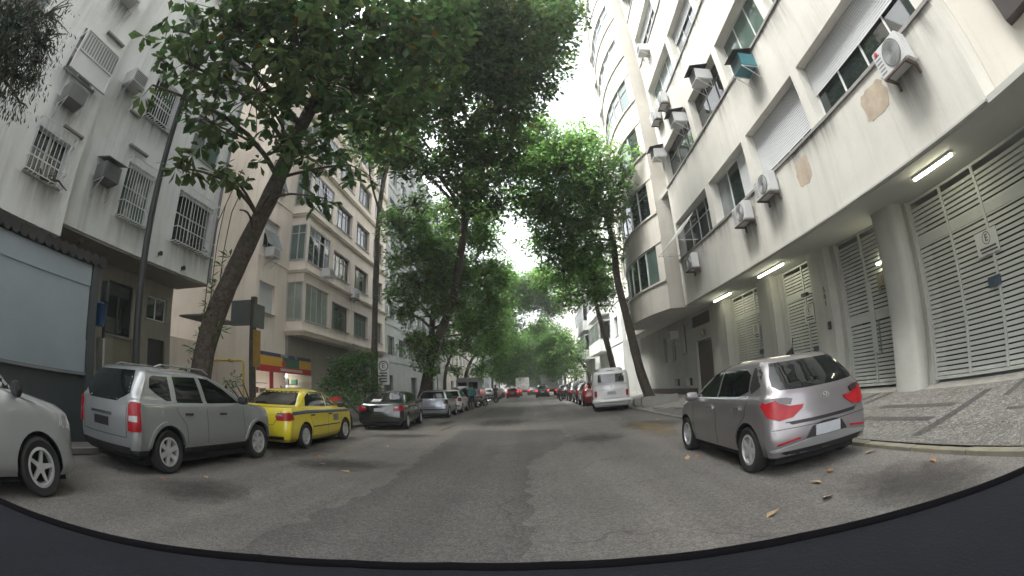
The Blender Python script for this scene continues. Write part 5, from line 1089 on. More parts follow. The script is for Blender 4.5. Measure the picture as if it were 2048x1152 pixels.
# cars further along both kerbs: copies of small models
def far_car(pm, label, x, y, rz=0, kind='hatch', lit=False, group='cars parked far down the street'):
    r_, f_ = (-1.95, 1.95); H = {'hatch': 1.45, 'suv': 1.66, 'mini': 1.42}[kind]; hw = .85
    lv = [(.2, r_ + .2, f_ - .2, .72, .1, .2, 0), (.45, r_, f_, hw * .99, .2, .4, .07), (.75, r_, f_ - .02, hw, .22, .42, .08), (.92, r_ + .05, f_ - .5, hw * .97, .26, .32, .07), (1.0, r_ + .1, f_ - .95, hw * .93, .28, .2, .06), (H - .25, r_ + .3, f_ - 1.35, hw * .83, .28, .2, .05), (H - .06, r_ + .5, f_ - 1.8, hw * .64, .25, .24, .04), (H, r_ + 1.0, f_ - 2.2, hw * .35, .2, .2, .02)]
    c = Car('parked_car' if 'parked' in label else 'car', label, 'car', lv, pm, (-1.27, 1.22), 1.5, .31, .36, 5, 'spoke', group=group, steps=2)
    c.patch('rear_window', [(-.66, 1.04), (.66, 1.04), (.5, H - .12), (-.5, H - .12)], 'B', M['car_glass'], sub=.2); c.both('side_window', [(r_ + .5, 1.03), (f_ - 1.1, 1.03), (f_ - 1.75, H - .13), (r_ + .75, H - .13)], M['car_glass'], sub=.2); c.patch('windscreen', [(-.66, 1.05), (.66, 1.05), (.52, H - .12), (-.52, H - .12)], 'F', M['car_glass'], sub=.2)
    c.patch('tail_lamp', [(-.82, .72), (-.6, .72), (-.6, .9), (-.8, .92)], 'B', M['lamp_red'] if lit else M['red_lens'], off=.014, mirror=True, sub=.2); c.patch('licence_plate', [(-.2, .6), (.2, .6), (.2, .73), (-.2, .73)], 'B', M['plate'], off=.012, sub=.3)
    c.place(x, y, rz); return c
far_car(M['p_red'], 'dark red car parked hidden ahead of the white van', 3.75, 28.6)
far_car(M['p_grey'], 'dark grey car parked second ahead of the white van', 3.78, 33.2)
far_car(M['p_black'], 'black car parked beside the motorbike, ahead of the grey car', 3.7, 38.2, kind='suv')
far_car(M['p_grey'], 'dark car parked behind the far tree trunk on the right', 3.6, 44.5)
far_car(M['p_silver'], 'silver car parked well past the motorbike on the right', 3.5, 50.2)
far_car(M['p_black'], 'black sport utility car driving away with lit red tail lamps', 1.2, 58, kind='suv', lit=True, group='cars driving away')
far_car(M['p_red'], 'red car driving away in the left lane with lit tail lamps', -2.7, 63, lit=True, group='cars driving away')
far_car(M['p_red'], 'second red car driving away before the white lorry', -2.5, 72, lit=True, group='cars driving away')
far_car(M['p_grey'], 'grey car driving away between the two box lorries', .2, 74, lit=True, group='cars driving away')
far_car(M['p_grey'], 'dark grey car parked beyond the person in teal', -5.1, 33.6, kind='suv')
far_car(M['p_white'], 'white car parked beyond the row of motorbikes', -5.0, 52)
far_car(M['p_silver'], 'silver car parked beyond the far white one on the left', -5.0, 60)
far_car(M['p_black'], 'black car parked farthest along the left kerb', -5.0, 68)
def lorry(x, y, label, s=1.):
    t = thing('lorry', label, 'lorry', (0, 0, 0), 'box lorries in the distance')
    MB().box((-1.1 * s, -2.6 * s, .9 * s), (1.1 * s, 1.9 * s, 3.0 * s)).build_local('cargo_box', M['p_white'], t); MB().box((-1.0 * s, 2.0 * s, .5 * s), (1.0 * s, 3.5 * s, 2.3 * s)).build_local('cab', M['p_white'], t); MB().box((-.9 * s, -2.6 * s, .55 * s), (.9 * s, 3.2 * s, .88 * s)).build_local('chassis', M['black'], t)
    for k in range(4): MB().box((-1.05 * s, -2.63 * s, (1.0 + .5 * k) * s), (1.05 * s, -2.602 * s, (1.02 + .5 * k) * s)).build_local('rib', M['grey_metal'], t)
    for sx in (-1, 1):
        MB().box((sx * .8 * s - .15, -2.63 * s, .68 * s), (sx * .8 * s + .15, -2.605 * s, .82 * s)).build_local('tail_lamp', M['lamp_red'], t)
        for ya in (-1.6, 2.4): MB().lathe([(.42 * s, -.14), (.42 * s, .14), (.2 * s, .15), (0, .14)], 'x', 20, (sx * .85 * s, ya * s, .42 * s)).build_local('wheel', M['tyre'], t)
    t.location = (x, y, 0)
lorry(-1.6, 78, 'white box lorry on the left lane among red tail lamps'); lorry(2.3, 64, 'wide white box lorry standing near the right kerb')
def closed_van(x, y):
    t = thing('van', 'grey closed delivery van parked beyond the person in teal', 'van', (0, 0, 0))
    b = MB(); P = [(-.98, .45), (-1.0, 1.4), (-.94, 2.2), (-.8, 2.38), (.8, 2.38), (.94, 2.2), (1.0, 1.4), (.98, .45)]
    n = len(P); vs = [(p[0], -2.4, p[1]) for p in P] + [(p[0], 1.5, p[1]) for p in P] + [(p[0] * .95, 2.6, min(p[1], 1.2)) for p in P]
    b.add(vs, [tuple(range(n)), tuple(reversed(range(2 * n, 3 * n)))] + [(i, i + n, (i + 1) % n + n, (i + 1) % n) for i in range(n)] + [(i + n, i + 2 * n, (i + 1) % n + 2 * n, (i + 1) % n + n) for i in range(n)])
    b.build_local('body', M['p_silver'], t)
    for sx in (-1, 1):
        MB().box((sx * .93 - .05, -2.43, .9), (sx * .93 + .02, -2.395, 1.35)).build_local('tail_lamp', M['red_lens'], t); MB().box((sx * .45 - .36, -2.42, 1.45), (sx * .45 + .36, -2.398, 2.0)).build_local('rear_window', M['car_glass'], t)
        for ya in (-1.5, 1.7): MB().lathe([(.34, -.12), (.34, .12), (.2, .13), (0, .12)], 'x', 20, (sx * .85, ya, .34)).build_local('wheel', M['tyre'], t)
    t.location = (x, y, 0)
closed_van(-5.25, 39.5)

def motorbike(x, y, rz, label, pm, box=False):
    t = thing('motorbike', label, 'motorbike', (0, 0, 0), 'parked motorbikes')
    for ya in (-.62, .66):
        wl = MB().lathe([(.22, -.045), (.29, -.05), (.30, 0), (.29, .05), (.22, .045)], 'x', 20, (0, ya, .30), close=True).build_local('wheel', M['tyre'], t)
        b = MB()
        for k in range(5): a = 2 * math.pi * k / 5; b.tube([(0, ya, .30), (0, ya + .23 * math.cos(a), .3 + .23 * math.sin(a))], .014, 5)
        b.build_local('rim', M['alloy'], wl)
    b = MB(); b.tube([(0, -.2, .35), (0, .3, .4), (0, .42, .75), (0, -.1, .68), (0, -.6, .72)], .035, 6); b.box((-.12, -.2, .3), (.12, .22, .58)); b.build_local('frame', M['dark_metal'], t)
    b = MB(); b.lathe([(.0, -.3), (.11, -.2), (.14, .0), (.12, .18), (0, .25)], 'y', 12, (0, .2, .82)); b.build_local('tank', pm, t, smooth=60)
    b = MB(); P = [(-.1, -.75), (.1, -.75), (.14, -.3), (.1, .02), (-.1, .02), (-.14, -.3)]; b.prism(P, .76, .84); b.build_local('seat', M['black'], t)
    for sx in (-1, 1): MB().tube([(sx * .07, .66, .3), (sx * .07, .45, .95)], .02, 6).build_local('fork', M['grey_metal'], t)
    MB().tube([(-.34, .3, 1.02), (-.12, .42, 1.0), (.12, .42, 1.0), (.34, .3, 1.02)], .015, 6).build_local('handlebar', M['dark_metal'], t); MB().lathe([(0, -.05), (.09, -.02), (.09, .05), (0, .08)], 'y', 12, (0, .52, .88)).build_local('headlamp', M['clear_lens'], t, smooth=50)
    MB().box((-.08, -.9, .66), (.08, -.84, .74)).build_local('tail_lamp', M['red_lens'], t); MB().box((-.07, -.92, .5), (.07, -.78, .72)).build_local('mudguard', M['black'], t)
    MB().tube([(.13, .1, .3), (.15, -.4, .3), (.16, -.75, .4)], .04, 8).build_local('exhaust', M['chrome'], t)
    if box: MB().box((-.2, -1.05, .86), (.2, -.65, 1.2)).build_local('top_box', M['sign_red'], t); MB().box((-.205, -1.056, .98), (.205, -.645, 1.06)).build_local('green_band', M['sign_green'], t)
    t.location = (x, y, 0); t.rotation_euler = (R(0), R(-6), rz)
motorbike(-6.55, 15.0, R(8), 'motorbike with red and green top box before the bush', M['p_black'], True)
motorbike(-4.6, 33.8, R(-50), 'dark motorbike just beyond the person in teal', M['p_black'])
motorbike(-4.4, 36.4, R(-55), 'red lamped motorbike in the row by the closed van', M['p_red'])
motorbike(-4.1, 43.5, R(-60), 'dark motorbike by the person standing in the street', M['p_grey'])
motorbike(-4.3, 46.0, R(-50), 'silver motorbike before the far white car', M['p_silver'])
motorbike(2.75, 39.8, R(-35), 'black motorbike parked at an angle beside the black car', M['p_black'])
# ================================================================== trees
def leaf_mat(name, col, tr=.35, hue=.03, val=.45, yellow=0.):
    m = bpy.data.materials.new(name); m.use_nodes = True; nt = m.node_tree; L = nt.links; b = nt.nodes['Principled BSDF']; out = nt.nodes['Material Output']
    b.inputs['Roughness'].default_value = .5; b.inputs['Specular IOR Level'].default_value = .35
    g = N(nt, 'ShaderNodeNewGeometry'); hv = N(nt, 'ShaderNodeHueSaturation'); hv.inputs['Color'].default_value = (*col, 1)
    r1 = N(nt, 'ShaderNodeMapRange'); r1.inputs[3].default_value = 1 - val; r1.inputs[4].default_value = 1 + val; L.new(g.outputs['Random Per Island'], r1.inputs[0]); L.new(r1.outputs[0], hv.inputs['Value'])
    wn = N(nt, 'ShaderNodeTexWhiteNoise', noise_dimensions='1D'); L.new(g.outputs['Random Per Island'], wn.inputs['W'])
    r2 = N(nt, 'ShaderNodeMapRange'); r2.inputs[3].default_value = .5 - hue; r2.inputs[4].default_value = .5 + hue; L.new(wn.outputs[0], r2.inputs[0]); L.new(r2.outputs[0], hv.inputs['Hue'])
    cur = hv.outputs[0]
    if yellow > 0:                    # a few yellow or rusty leaves
        gt = N(nt, 'ShaderNodeMath', operation='GREATER_THAN'); gt.inputs[1].default_value = 1 - yellow; L.new(wn.outputs[0], gt.inputs[0])
        mm = N(nt, 'ShaderNodeMix', data_type='RGBA'); mm.inputs[7].default_value = (.22, .14, .02, 1); L.new(gt.outputs[0], mm.inputs[0]); L.new(cur, mm.inputs[6]); cur = mm.outputs[2]
    L.new(cur, b.inputs['Base Color'])
    t = N(nt, 'ShaderNodeBsdfTranslucent'); h2 = N(nt, 'ShaderNodeHueSaturation'); h2.inputs['Value'].default_value = 1.35; h2.inputs['Saturation'].default_value = 1.1; L.new(cur, h2.inputs['Color']); L.new(h2.outputs[0], t.inputs['Color'])
    mx = N(nt, 'ShaderNodeMixShader'); mx.inputs[0].default_value = tr; L.new(b.outputs[0], mx.inputs[1]); L.new(t.outputs[0], mx.inputs[2]); L.new(mx.outputs[0], out.inputs['Surface'])
    return m
M['leaf_almond'] = leaf_mat('almond_leaf', (.072, .122, .043), .48, .04, .55, .012)
M['leaf_mid'] = leaf_mat('street_tree_leaf', (.12, .212, .07), .58, .03, .45, .006)
M['leaf_light'] = leaf_mat('pale_street_tree_leaf', (.135, .235, .076), .6, .03, .4, .004)
M['leaf_fine'] = leaf_mat('fine_leaf', (.026, .042, .022), .2, .03, .4)
M['leaf_bush'] = leaf_mat('bush_leaf', (.06, .13, .035), .4, .04, .5)
M['leaf_dry'] = mat('dry_leaf', (.30, .15, .07), .8, var=.3, scale=8, isl=.3); M['leaf_dry2'] = mat('dry_tan_leaf', (.42, .30, .16), .8, var=.3, scale=8)
LP = np.array([(0, 0, 0), (-.12, .30, -.02), (.12, .30, -.02), (-.27, .68, -.05), (.27, .68, -.05), (0, 1.0, -.14), (0, .45, .02)])
LF = [(0, 2, 6), (0, 6, 1), (1, 6, 3), (6, 2, 4), (3, 6, 5), (6, 4, 5)]
LPN = LP * np.array([.55, 1, 1])
def leaf_frames(n, centers, spread, droop, k):
    """rosettes: k leaves round each centre"""
    C = np.repeat(centers, k, axis=0); n = len(C)
    az = rng.uniform(0, 2 * np.pi, n); el = rng.normal(droop, .42, n)
    D = np.stack([np.cos(az) * np.cos(el), np.sin(az) * np.cos(el), np.sin(el)], 1)
    upv = np.stack([rng.normal(0, .35, n), rng.normal(0, .35, n), np.ones(n)], 1)
    W = np.cross(D, upv); W /= np.linalg.norm(W, axis=1)[:, None] + 1e-9; Nn = np.cross(W, D)
    P = C + D * rng.uniform(0, spread, n)[:, None] + rng.normal(0, spread * .25, (n, 3))
    return P, D, W, Nn
def leaves_mesh(name, P, D, W, Nn, size, m, shape=LP):
    n = len(P); S = size * rng.uniform(.45, 1.25, n)
    V = P[:, None, :] + S[:, None, None] * (shape[None, :, 0, None] * W[:, None, :] + shape[None, :, 1, None] * D[:, None, :] + shape[None, :, 2, None] * Nn[:, None, :])
    nv = shape.shape[0]; F = (np.array(LF)[None, :, :] + (np.arange(n) * nv)[:, None, None]).reshape(-1)
    me = bpy.data.meshes.new(name); nf = n * len(LF)
    me.vertices.add(n * nv); me.vertices.foreach_set('co', V.reshape(-1).astype(np.float32)); me.loops.add(nf * 3); me.loops.foreach_set('vertex_index', F.astype(np.int32))
    me.polygons.add(nf); me.polygons.foreach_set('loop_start', np.arange(0, nf * 3, 3, dtype=np.int32)); me.polygons.foreach_set('loop_total', np.full(nf, 3, dtype=np.int32))
    me.update(calc_edges=True); me.materials.append(m); return me
def blob_points(c, r, n, flat=.75):
    d = rng.normal(size=(n, 3)); d /= np.linalg.norm(d, axis=1)[:, None]; rad = rng.uniform(.12, 1, n) ** .55
    p = d * rad[:, None] * r * (1 + .25 * np.sin(5 * d[:, :1] + 3 * d[:, 1:2] + c[0])) * np.array([1, 1, flat])
    # open clumps: drop points where a slow wave is low
    wv = np.sin(p[:, 0] * 2.3 + c[1]) * np.sin(p[:, 1] * 2.1 + c[0]) * np.sin(p[:, 2] * 2.7 + c[2]); keep = wv > -.28 + rng.normal(0, .12, n)
    return np.array(c)[None, :] + p[keep]
def curve_pts(a, b, bend, n=6):
    a, b = Vector(a), Vector(b); out = []
    for i in range(n):
        t = i / (n - 1); out.append(a.lerp(b, t) + Vector(bend) * math.sin(math.pi * t))
    return out
def tree(label, trunk, trunk_r, blobs, leaf, dens, lm, bark='bark', k=8, shape=LP, group='street trees', limb_from=None, name='street_tree', singles=0, flat=.75, droop=-.15, twigs=70, extra_limbs=(), spread=None):
    trunk = [Vector(p) for p in trunk]; T = thing(name, label, 'tree', trunk[0], group)
    # smooth trunk
    pts = []; rad = []
    n = len(trunk)
    for i in range(n - 1):
        p0, p1, p2, p3 = trunk[max(i - 1, 0)], trunk[i], trunk[i + 1], trunk[min(i + 2, n - 1)]
        for j in range(5):
            t = j / 5; pts.append(.5 * (2 * p1 + (p2 - p0) * t + (2 * p0 - 5 * p1 + 4 * p2 - p3) * t * t + (-p0 + 3 * p1 - 3 * p2 + p3) * t ** 3)); rad.append(lerp(trunk_r[i], trunk_r[i + 1], t) * random.uniform(.93, 1.07))
    pts.append(trunk[-1]); rad.append(trunk_r[-1]); rad[0] *= 1.35; rad[1] *= 1.1
    b = MB().tube(pts, rad, 12)
    lb = b; lo = max(1, int(len(pts) * (limb_from if limb_from is not None else .5)))
    allp = []; cents = []
    for (c, r) in blobs:
        c = Vector(c); cands = pts[lo:]; s_ = min(cands, key=lambda p: (p - c).length + max(0, p.z - c.z) * 1.5)
        i = pts.index(s_); r0 = min(rad[i] * .5, .02 + .014 * (c - s_).length); L_ = (c - s_).length
        lb.tube(curve_pts(s_, c, (random.uniform(-.1, .1) * L_, random.uniform(-.1, .1) * L_, .08 * L_)), [lerp(r0, max(.02, r0 * .3), q / 5) for q in range(6)], 6)
        nn = int(dens * r ** 3 * flat * 4.2 / (leaf * 3)); cp = blob_points(c, r, nn, flat)
        if len(cp) == 0: continue
        cents.append(cp)
        for q in cp[rng.integers(0, len(cp), min(twigs, len(cp)))]:
            lb.tube([c, c.lerp(Vector(q), .55) + Vector((0, 0, .08 * r)), Vector(q)], [.022, .014, .007], 4, cap=False)
    for pl, rr in extra_limbs: lb.tube(pl, rr, 7)
    lb.build('trunk', M[bark], T, smooth=60)
    cents = np.concatenate(cents); P, D, W, Nn = leaf_frames(0, cents, spread or leaf * .8, droop, k)
    if singles:
        dist = np.linalg.norm(P - np.array([0, 0, CAM_H]), axis=1); order = np.argsort(dist); si = order[:singles]; rest = order[singles:]
        lmh = bpy.data.meshes.new('leaf'); lmh.from_pydata([tuple(p) for p in shape], [], LF); lmh.materials.append(lm)
        crown = None
        org = origin_of(T)
        for i in si:
            s_ = leaf * random.uniform(.75, 1.25); mt = Matrix.Identity(4)
            for q in range(3): mt[q][0], mt[q][1], mt[q][2], mt[q][3] = W[i][q] * s_, D[i][q] * s_, Nn[i][q] * s_, P[i][q] - org[q]
            o = bpy.data.objects.new('leaf', lmh); COL.objects.link(o); o.parent = T; o.matrix_local = mt
        P, D, W, Nn = P[rest], D[rest], W[rest], Nn[rest]
    me = leaves_mesh('crown', P - np.array(T.location), D, W, Nn, leaf, lm, shape); o = link_mesh('crown', me, T); o['kind'] = 'stuff'
    return T, len(P)
def B(*lst): return [(at_d(px, py, d), r) for px, py, d, r in lst]
cnt = 0
# near almond tree leaning over the road
T, n_ = tree('large leaning almond tree with broad leaves behind the silver car', [(-8.35, 9.1, .1), (-8.3, 9.2, 1.7), (-8.05, 9.4, 3.1), (-7.33, 9.5, 4.7), (-6.5, 9.5, 6.5), (-5.95, 9.6, 8.5), (-5.3, 9.8, 10.8), (-4.6, 10.2, 13.4)], [.36, .33, .30, .27, .24, .21, .17, .08],
     B((380, 130, 11.5, 1.2), (480, 50, 12, 1.6), (430, 250, 11.5, 1.1), (360, 335, 10.5, .6), (510, 190, 11.5, 1.4), (600, 90, 12, 1.7), (455, 350, 11, .75), (650, 300, 12, 1.1), (610, 10, 12.5, 1.8), (700, 180, 13, 1.8), (640, 395, 11.5, .6), (720, 50, 13.5, 1.9), (800, 110, 14.5, 1.9), (780, 250, 14, 1.3), (330, 50, 12, .7), (305, 170, 11, .45), (560, 290, 11.5, .9), (700, 330, 12, .7), (480, 420, 11, .35), (860, 40, 15, 1.7), (545, 385, 11, .4)),
     .36, 6.5, M['leaf_almond'], singles=300, limb_from=.42, k=9, spread=.12, droop=-.35); cnt += n_
# ferns growing on its trunk
fz = thing('fern', 'ferns and vines growing on the leaning almond trunk', 'fern', (-8.2, 9.1, 2)); cc = []
for t_ in np.linspace(.8, 4.4, 12):
    i = t_; base = Vector((-8.3, 9.2, 1.7)).lerp(Vector((-7.33, 9.5, 4.7)), max(0, (t_ - 1.2) / 3.2)); cc.append((base.x + random.choice((-.32, -.3, .3)), base.y - random.uniform(.05, .25), base.z + random.uniform(-.1, .1)))
P, D, W, Nn = leaf_frames(0, np.array(cc), .12, .1, 22); link_mesh('fronds', leaves_mesh('fronds', P - np.array(fz.location), D, W, Nn, .3, M['leaf_bush'], LPN * np.array([.6, 1, 1])), fz)
b = MB()
for x, y, z in ((-8.0, 9.2, 5.4), (-7.8, 9.3, 5.2), (-8.2, 9.2, 4.9)): b.tube([(x + .5, y, z + 1.8), (x + .1, y, z + .8), (x, y, z - .3), (x - .05, y, 3.0)], .014, 5)
b.build('vines', M['bark'], fz)
# tree whose crown fills the top of the street
T, n_ = tree('tall street tree arching over the middle of the road', [(-7.0, 27.5, .1), at_y(868, 700, 27), at_y(905, 600, 26), at_y(925, 480, 24.5), at_y(935, 360, 23), at_y(960, 230, 21), at_y(985, 100, 20)], [.30, .27, .25, .22, .2, .15, .08],
     B((880, 60, 19, 2.3), (960, 110, 19.5, 2.4), (1050, 60, 20, 2.3), (1105, 30, 20.5, 1.5), (880, 200, 20, 2.2), (1000, 220, 20, 1.7), (820, 320, 21, 1.4), (900, 330, 22, 1.8), (1140, 5, 21, 1.1), (1080, 150, 20.5, 1.4), (770, 310, 20, 1.0), (960, 10, 19, 2.2), (1010, 300, 22, 1.0), (800, 200, 18, 1.8), (730, 270, 17, 1.1), (1050, 210, 21, 1.2), (1100, 110, 21, 1.2), (1020, 150, 20, 1.8), (930, 280, 21, 1.5), (960, 370, 24, 1.5), (1005, 345, 24, 1.3), (1000, 410, 25, 1.2), (980, 300, 22, 1.6), (1025, 265, 22, 1.3), (930, 395, 24, 1.5)),
     .26, 13, M['leaf_almond'], limb_from=.55); cnt += n_
T, n_ = tree('slender street tree with a bare pale trunk before the pink block', [(-8.55, 24, .1), at_y(749, 740, 24), at_y(752, 560, 24), at_y(757, 440, 24), at_y(770, 350, 24), at_y(800, 260, 23.5)], [.21, .19, .17, .15, .13, .06],
     B((800, 290, 22, 1.2), (740, 300, 22, 1.0), (830, 410, 24.5, 1.0), (800, 440, 25, .7)), .22, 18, M['leaf_almond'], bark='bark', limb_from=.6,
     extra_limbs=[([at_y(757, 440, 24), at_y(775, 425, 24), at_y(800, 415, 24.3), at_y(830, 412, 24.5)], [.07, .06, .05, .03])]); cnt += n_
T, n_ = tree('leafy street tree with low hanging crown behind the silver hatchback', [(-7.2, 31, .1), at_y(862, 700, 30.5), at_y(868, 600, 30), at_y(880, 500, 29), at_y(900, 420, 28)], [.26, .22, .2, .16, .07],
     B((820, 450, 26, 1.6), (870, 500, 27, 1.9), (930, 460, 28, 1.8), (965, 550, 30, 1.9), (830, 570, 26.5, 1.6), (900, 610, 28, 1.8), (960, 650, 31, 1.7), (850, 680, 27, 1.0), (990, 610, 32, 1.6), (790, 520, 25, .8), (800, 630, 26, .8), (860, 740, 27, .7), (930, 560, 28, 1.6), (885, 420, 28, 1.2), (960, 420, 28, 1.2), (925, 690, 31, 1.1), (1000, 560, 31, 1.3), (970, 480, 29, 1.4), (900, 530, 28, 1.6), (840, 510, 26, 1.3), (850, 715, 27, 1.1), (825, 680, 26, 1.0), (885, 690, 28, 1.1), (815, 610, 26, 1.0), (955, 430, 27, 1.1), (905, 740, 31, .8), (990, 680, 33, 1.3), (970, 600, 31, 1.4), (940, 640, 30, 1.3), (985, 530, 30, 1.0), (960, 740, 34, .9), (870, 570, 27, 1.4), (790, 440, 25, .8), (780, 590, 25, .6)),
     .24, 20, M['leaf_light'], limb_from=.3, droop=-.3); cnt += n_
T, n_ = tree('rounded street tree leaning over the road behind the planter', [(5.95, 22.6, .1), at_y(1280, 740, 23), at_y(1255, 640, 23), at_y(1235, 560, 23), at_y(1225, 480, 23.2), at_y(1195, 380, 23.6)], [.30, .25, .22, .19, .16, .07],
     B((1100, 310, 24.5, 2.0), (1160, 290, 24, 1.6), (1200, 335, 23, 1.5), (1060, 390, 25.5, 2.0), (1140, 400, 24.5, 2.2), (1205, 430, 23.5, 1.3), (1240, 310, 22.5, .8), (1110, 480, 26, 1.8), (1170, 500, 25, 1.6), (1080, 250, 24.5, 1.0), (1230, 470, 23, .6), (1030, 330, 25, 1.2), (1130, 340, 24, 1.8), (1240, 370, 22.5, .8), (1090, 420, 25, 1.7), (1060, 330, 25, 1.5), (1180, 380, 23.5, 1.6), (1225, 410, 23, 1.0), (1150, 460, 25, 1.7), (1200, 500, 24, 1.2), (1130, 540, 26, 1.6), (1100, 500, 26, 1.3), (1190, 560, 25, 1.1), (1060, 270, 24.5, 1.1), (1250, 340, 22.5, .7)),
     .25, 13, M['leaf_light'], limb_from=.45); cnt += n_
T, n_ = tree('darker street tree behind the white van', [(5.6, 30.2, .1), at_y(1228, 745, 30), at_y(1215, 690, 30), at_y(1195, 620, 30), at_y(1180, 560, 30)], [.24, .21, .19, .16, .07],
     B((1180, 560, 28.5, 1.7), (1140, 590, 29, 1.5), (1205, 590, 28, 1.2), (1095, 560, 30, 1.4), (1150, 530, 29, 1.5), (1205, 540, 28, 1.1)), .22, 20, M['leaf_mid'], limb_from=.5); cnt += n_
# further street trees
def far_tree(label, base, blobs, leaf=.3, dens=13, lm='leaf_light', r=.22):
    global cnt
    bs = B(*blobs); top = sum((c for c, q in bs), Vector()) / len(bs); base = Vector(base)
    T, n_ = tree(label, [base, Vector((base.x + .05, base.y, lerp(base.z, top.z, .45))), Vector((lerp(base.x, top.x, .35), lerp(base.y, top.y, .35), lerp(base.z, top.z, .85))), top + Vector((0, 0, 1))], [r, r * .85, r * .6, r * .25], bs, leaf, dens * 1.7, M[lm], limb_from=.4, twigs=14, k=7); cnt += n_
far_tree('street tree with a dark thin trunk beside the brown sign', (-6.9, 36, .1), ((925, 660, 34, 1.2), (945, 640, 36, 1.5), (985, 680, 38, 1.6), (960, 700, 37, 1.1), (1000, 640, 39, 1.4)), .24, 12, 'leaf_mid', .16)
far_tree('street tree before the cream block far on the left', (-6.9, 47, .1), ((1000, 690, 46, 2.2), (980, 730, 46, 1.5), (1020, 650, 47, 1.9), (960, 690, 45, 1.4)), .28, 12)
far_tree('left street tree past the parked motorbikes', (-6.9, 62, .1), ((1015, 720, 60, 2.6), (1030, 690, 60, 2.4), (1000, 745, 60, 1.6), (1005, 600, 50, 2.6), (1025, 575, 50, 2.4), (1000, 555, 48, 1.8)), .32, 11)
far_tree('left street tree far behind the red cars', (-6.9, 80, .1), ((1035, 735, 78, 3.2), (1020, 705, 80, 3), (1045, 690, 78, 3)), .4, 11, 'leaf_mid')
far_tree('right street tree past the white balconies', (5.6, 45, .1), ((1130, 705, 45, 2.0), (1110, 680, 46, 2.1), (1140, 735, 44, 1.3), (1100, 720, 46, 1.6), (1155, 750, 43, .8), (1085, 650, 48, 1.4)), .28, 12)
far_tree('right street tree beyond the wide lorry', (5.6, 60, .1), ((1100, 690, 60, 2.6), (1085, 715, 60, 2.2), (1075, 660, 58, 1.7), (1110, 745, 60, 1.5), (1065, 585, 52, 2.4), (1085, 555, 50, 2.1), (1100, 610, 52, 2.0), (1050, 610, 54, 1.6)), .32, 11)
far_tree('right street tree far down by the traffic', (5.6, 80, .1), ((1085, 735, 80, 3.2), (1070, 705, 80, 3.2), (1055, 680, 78, 2.6)), .4, 11, 'leaf_mid')
far_tree('big tree at the far end, left of the traffic', (-8, 112, .1), ((1038, 725, 112, 5.5), (1045, 695, 112, 5), (1020, 745, 110, 4)), .6, 10)
far_tree('big tree at the far end, right of the traffic', (8, 112, .1), ((1085, 720, 112, 5.5), (1072, 690, 112, 5), (1100, 745, 110, 4)), .6, 10)
far_tree('big tree where the street closes in green', (0, 160, .1), ((1060, 735, 160, 8), (1050, 700, 160, 7), (1075, 705, 160, 7), (1060, 755, 158, 5)), .9, 9, 'leaf_mid', .5)
# feathery tree overhanging at the left edge
T, n_ = tree('dark feathery tree hanging down at the white block', [(-8.2, .6, .1), (-8.3, .7, 3), (-8.0, .9, 6), (-7.6, 1.2, 9)], [.2, .18, .14, .06],
     B((30, 40, 8.5, 1.0), (80, 90, 8.5, .65), (25, 150, 8, .6), (65, 165, 8, .4), (-10, 30, 8.5, 1.1), (90, 30, 9, .7), (40, 205, 7.8, .3), (100, 70, 8.8, .35), (60, 130, 8.2, .45), (10, 100, 8.2, .8)), .11, 26, M['leaf_fine'], shape=LPN, k=9, droop=-.9, limb_from=.6, group=None, spread=.3); cnt += n_
# shrubs
def shrub(label, base, blobs, leaf, dens, lm='leaf_bush', k=8):
    global cnt
    S = thing('shrub', label, 'shrub', base); b = MB(); cs = []
    for c, r in blobs:
        cs.append(blob_points(c, r, int(dens * r ** 3 * 4 / (leaf * 3)), .9)); b.tube([base, Vector(base).lerp(Vector(c), .6) + Vector((.05, 0, .1)), c], [.04, .025, .012], 6)
    b.build('stem', M['bark'], S); P, D, W, Nn = leaf_frames(0, np.concatenate(cs), leaf * .8, 0, k); o = link_mesh('foliage', leaves_mesh('foliage', P - np.array(S.location), D, W, Nn, leaf, M[lm]), S); o['kind'] = 'stuff'; cnt += len(P)
shrub('bushy green shrub beside the round parking sign', (-7.6, 19.6, .12), B((685, 745, 20.5, .85), (730, 735, 20.5, .9), (710, 785, 20, .7), (660, 775, 20, .6), (745, 770, 20, .6), (700, 720, 21, .5)), .2, 34)
shrub('small leafy plant in front of the yellow pipe', (-8.9, 12.6, .12), B((470, 765, 15.3, .32), (450, 760, 15.3, .26), (485, 762, 15.3, .22)), .16, 30)
shrub('dark low plants along the left pavement by the motorbike', (-7.6, 16.6, .12), B((700, 800, 18, .45), (670, 800, 18, .45)), .16, 30)
shrub('pot plants inside the window grille beside the drain pipe', (-9.75, 9.6, 5.42), [((-9.72, 9.5, 5.6), .22), ((-9.72, 10.0, 5.75), .28), ((-9.72, 10.6, 5.55), .25)], .1, 10)
shrub('trailing plants at the barred window of the bay', (-9.3, 3.7, 5.0), [((-9.25, 3.5, 5.08), .22), ((-9.25, 4.1, 5.1), .24), ((-9.2, 4.5, 5.0), .14)], .09, 10)
shrub('potted palm on the ledge high on the white block', (-9.3, 3.7, 10.5), [((-9.2, 3.8, 11.0), .35)], .2, 10, 'leaf_fine')
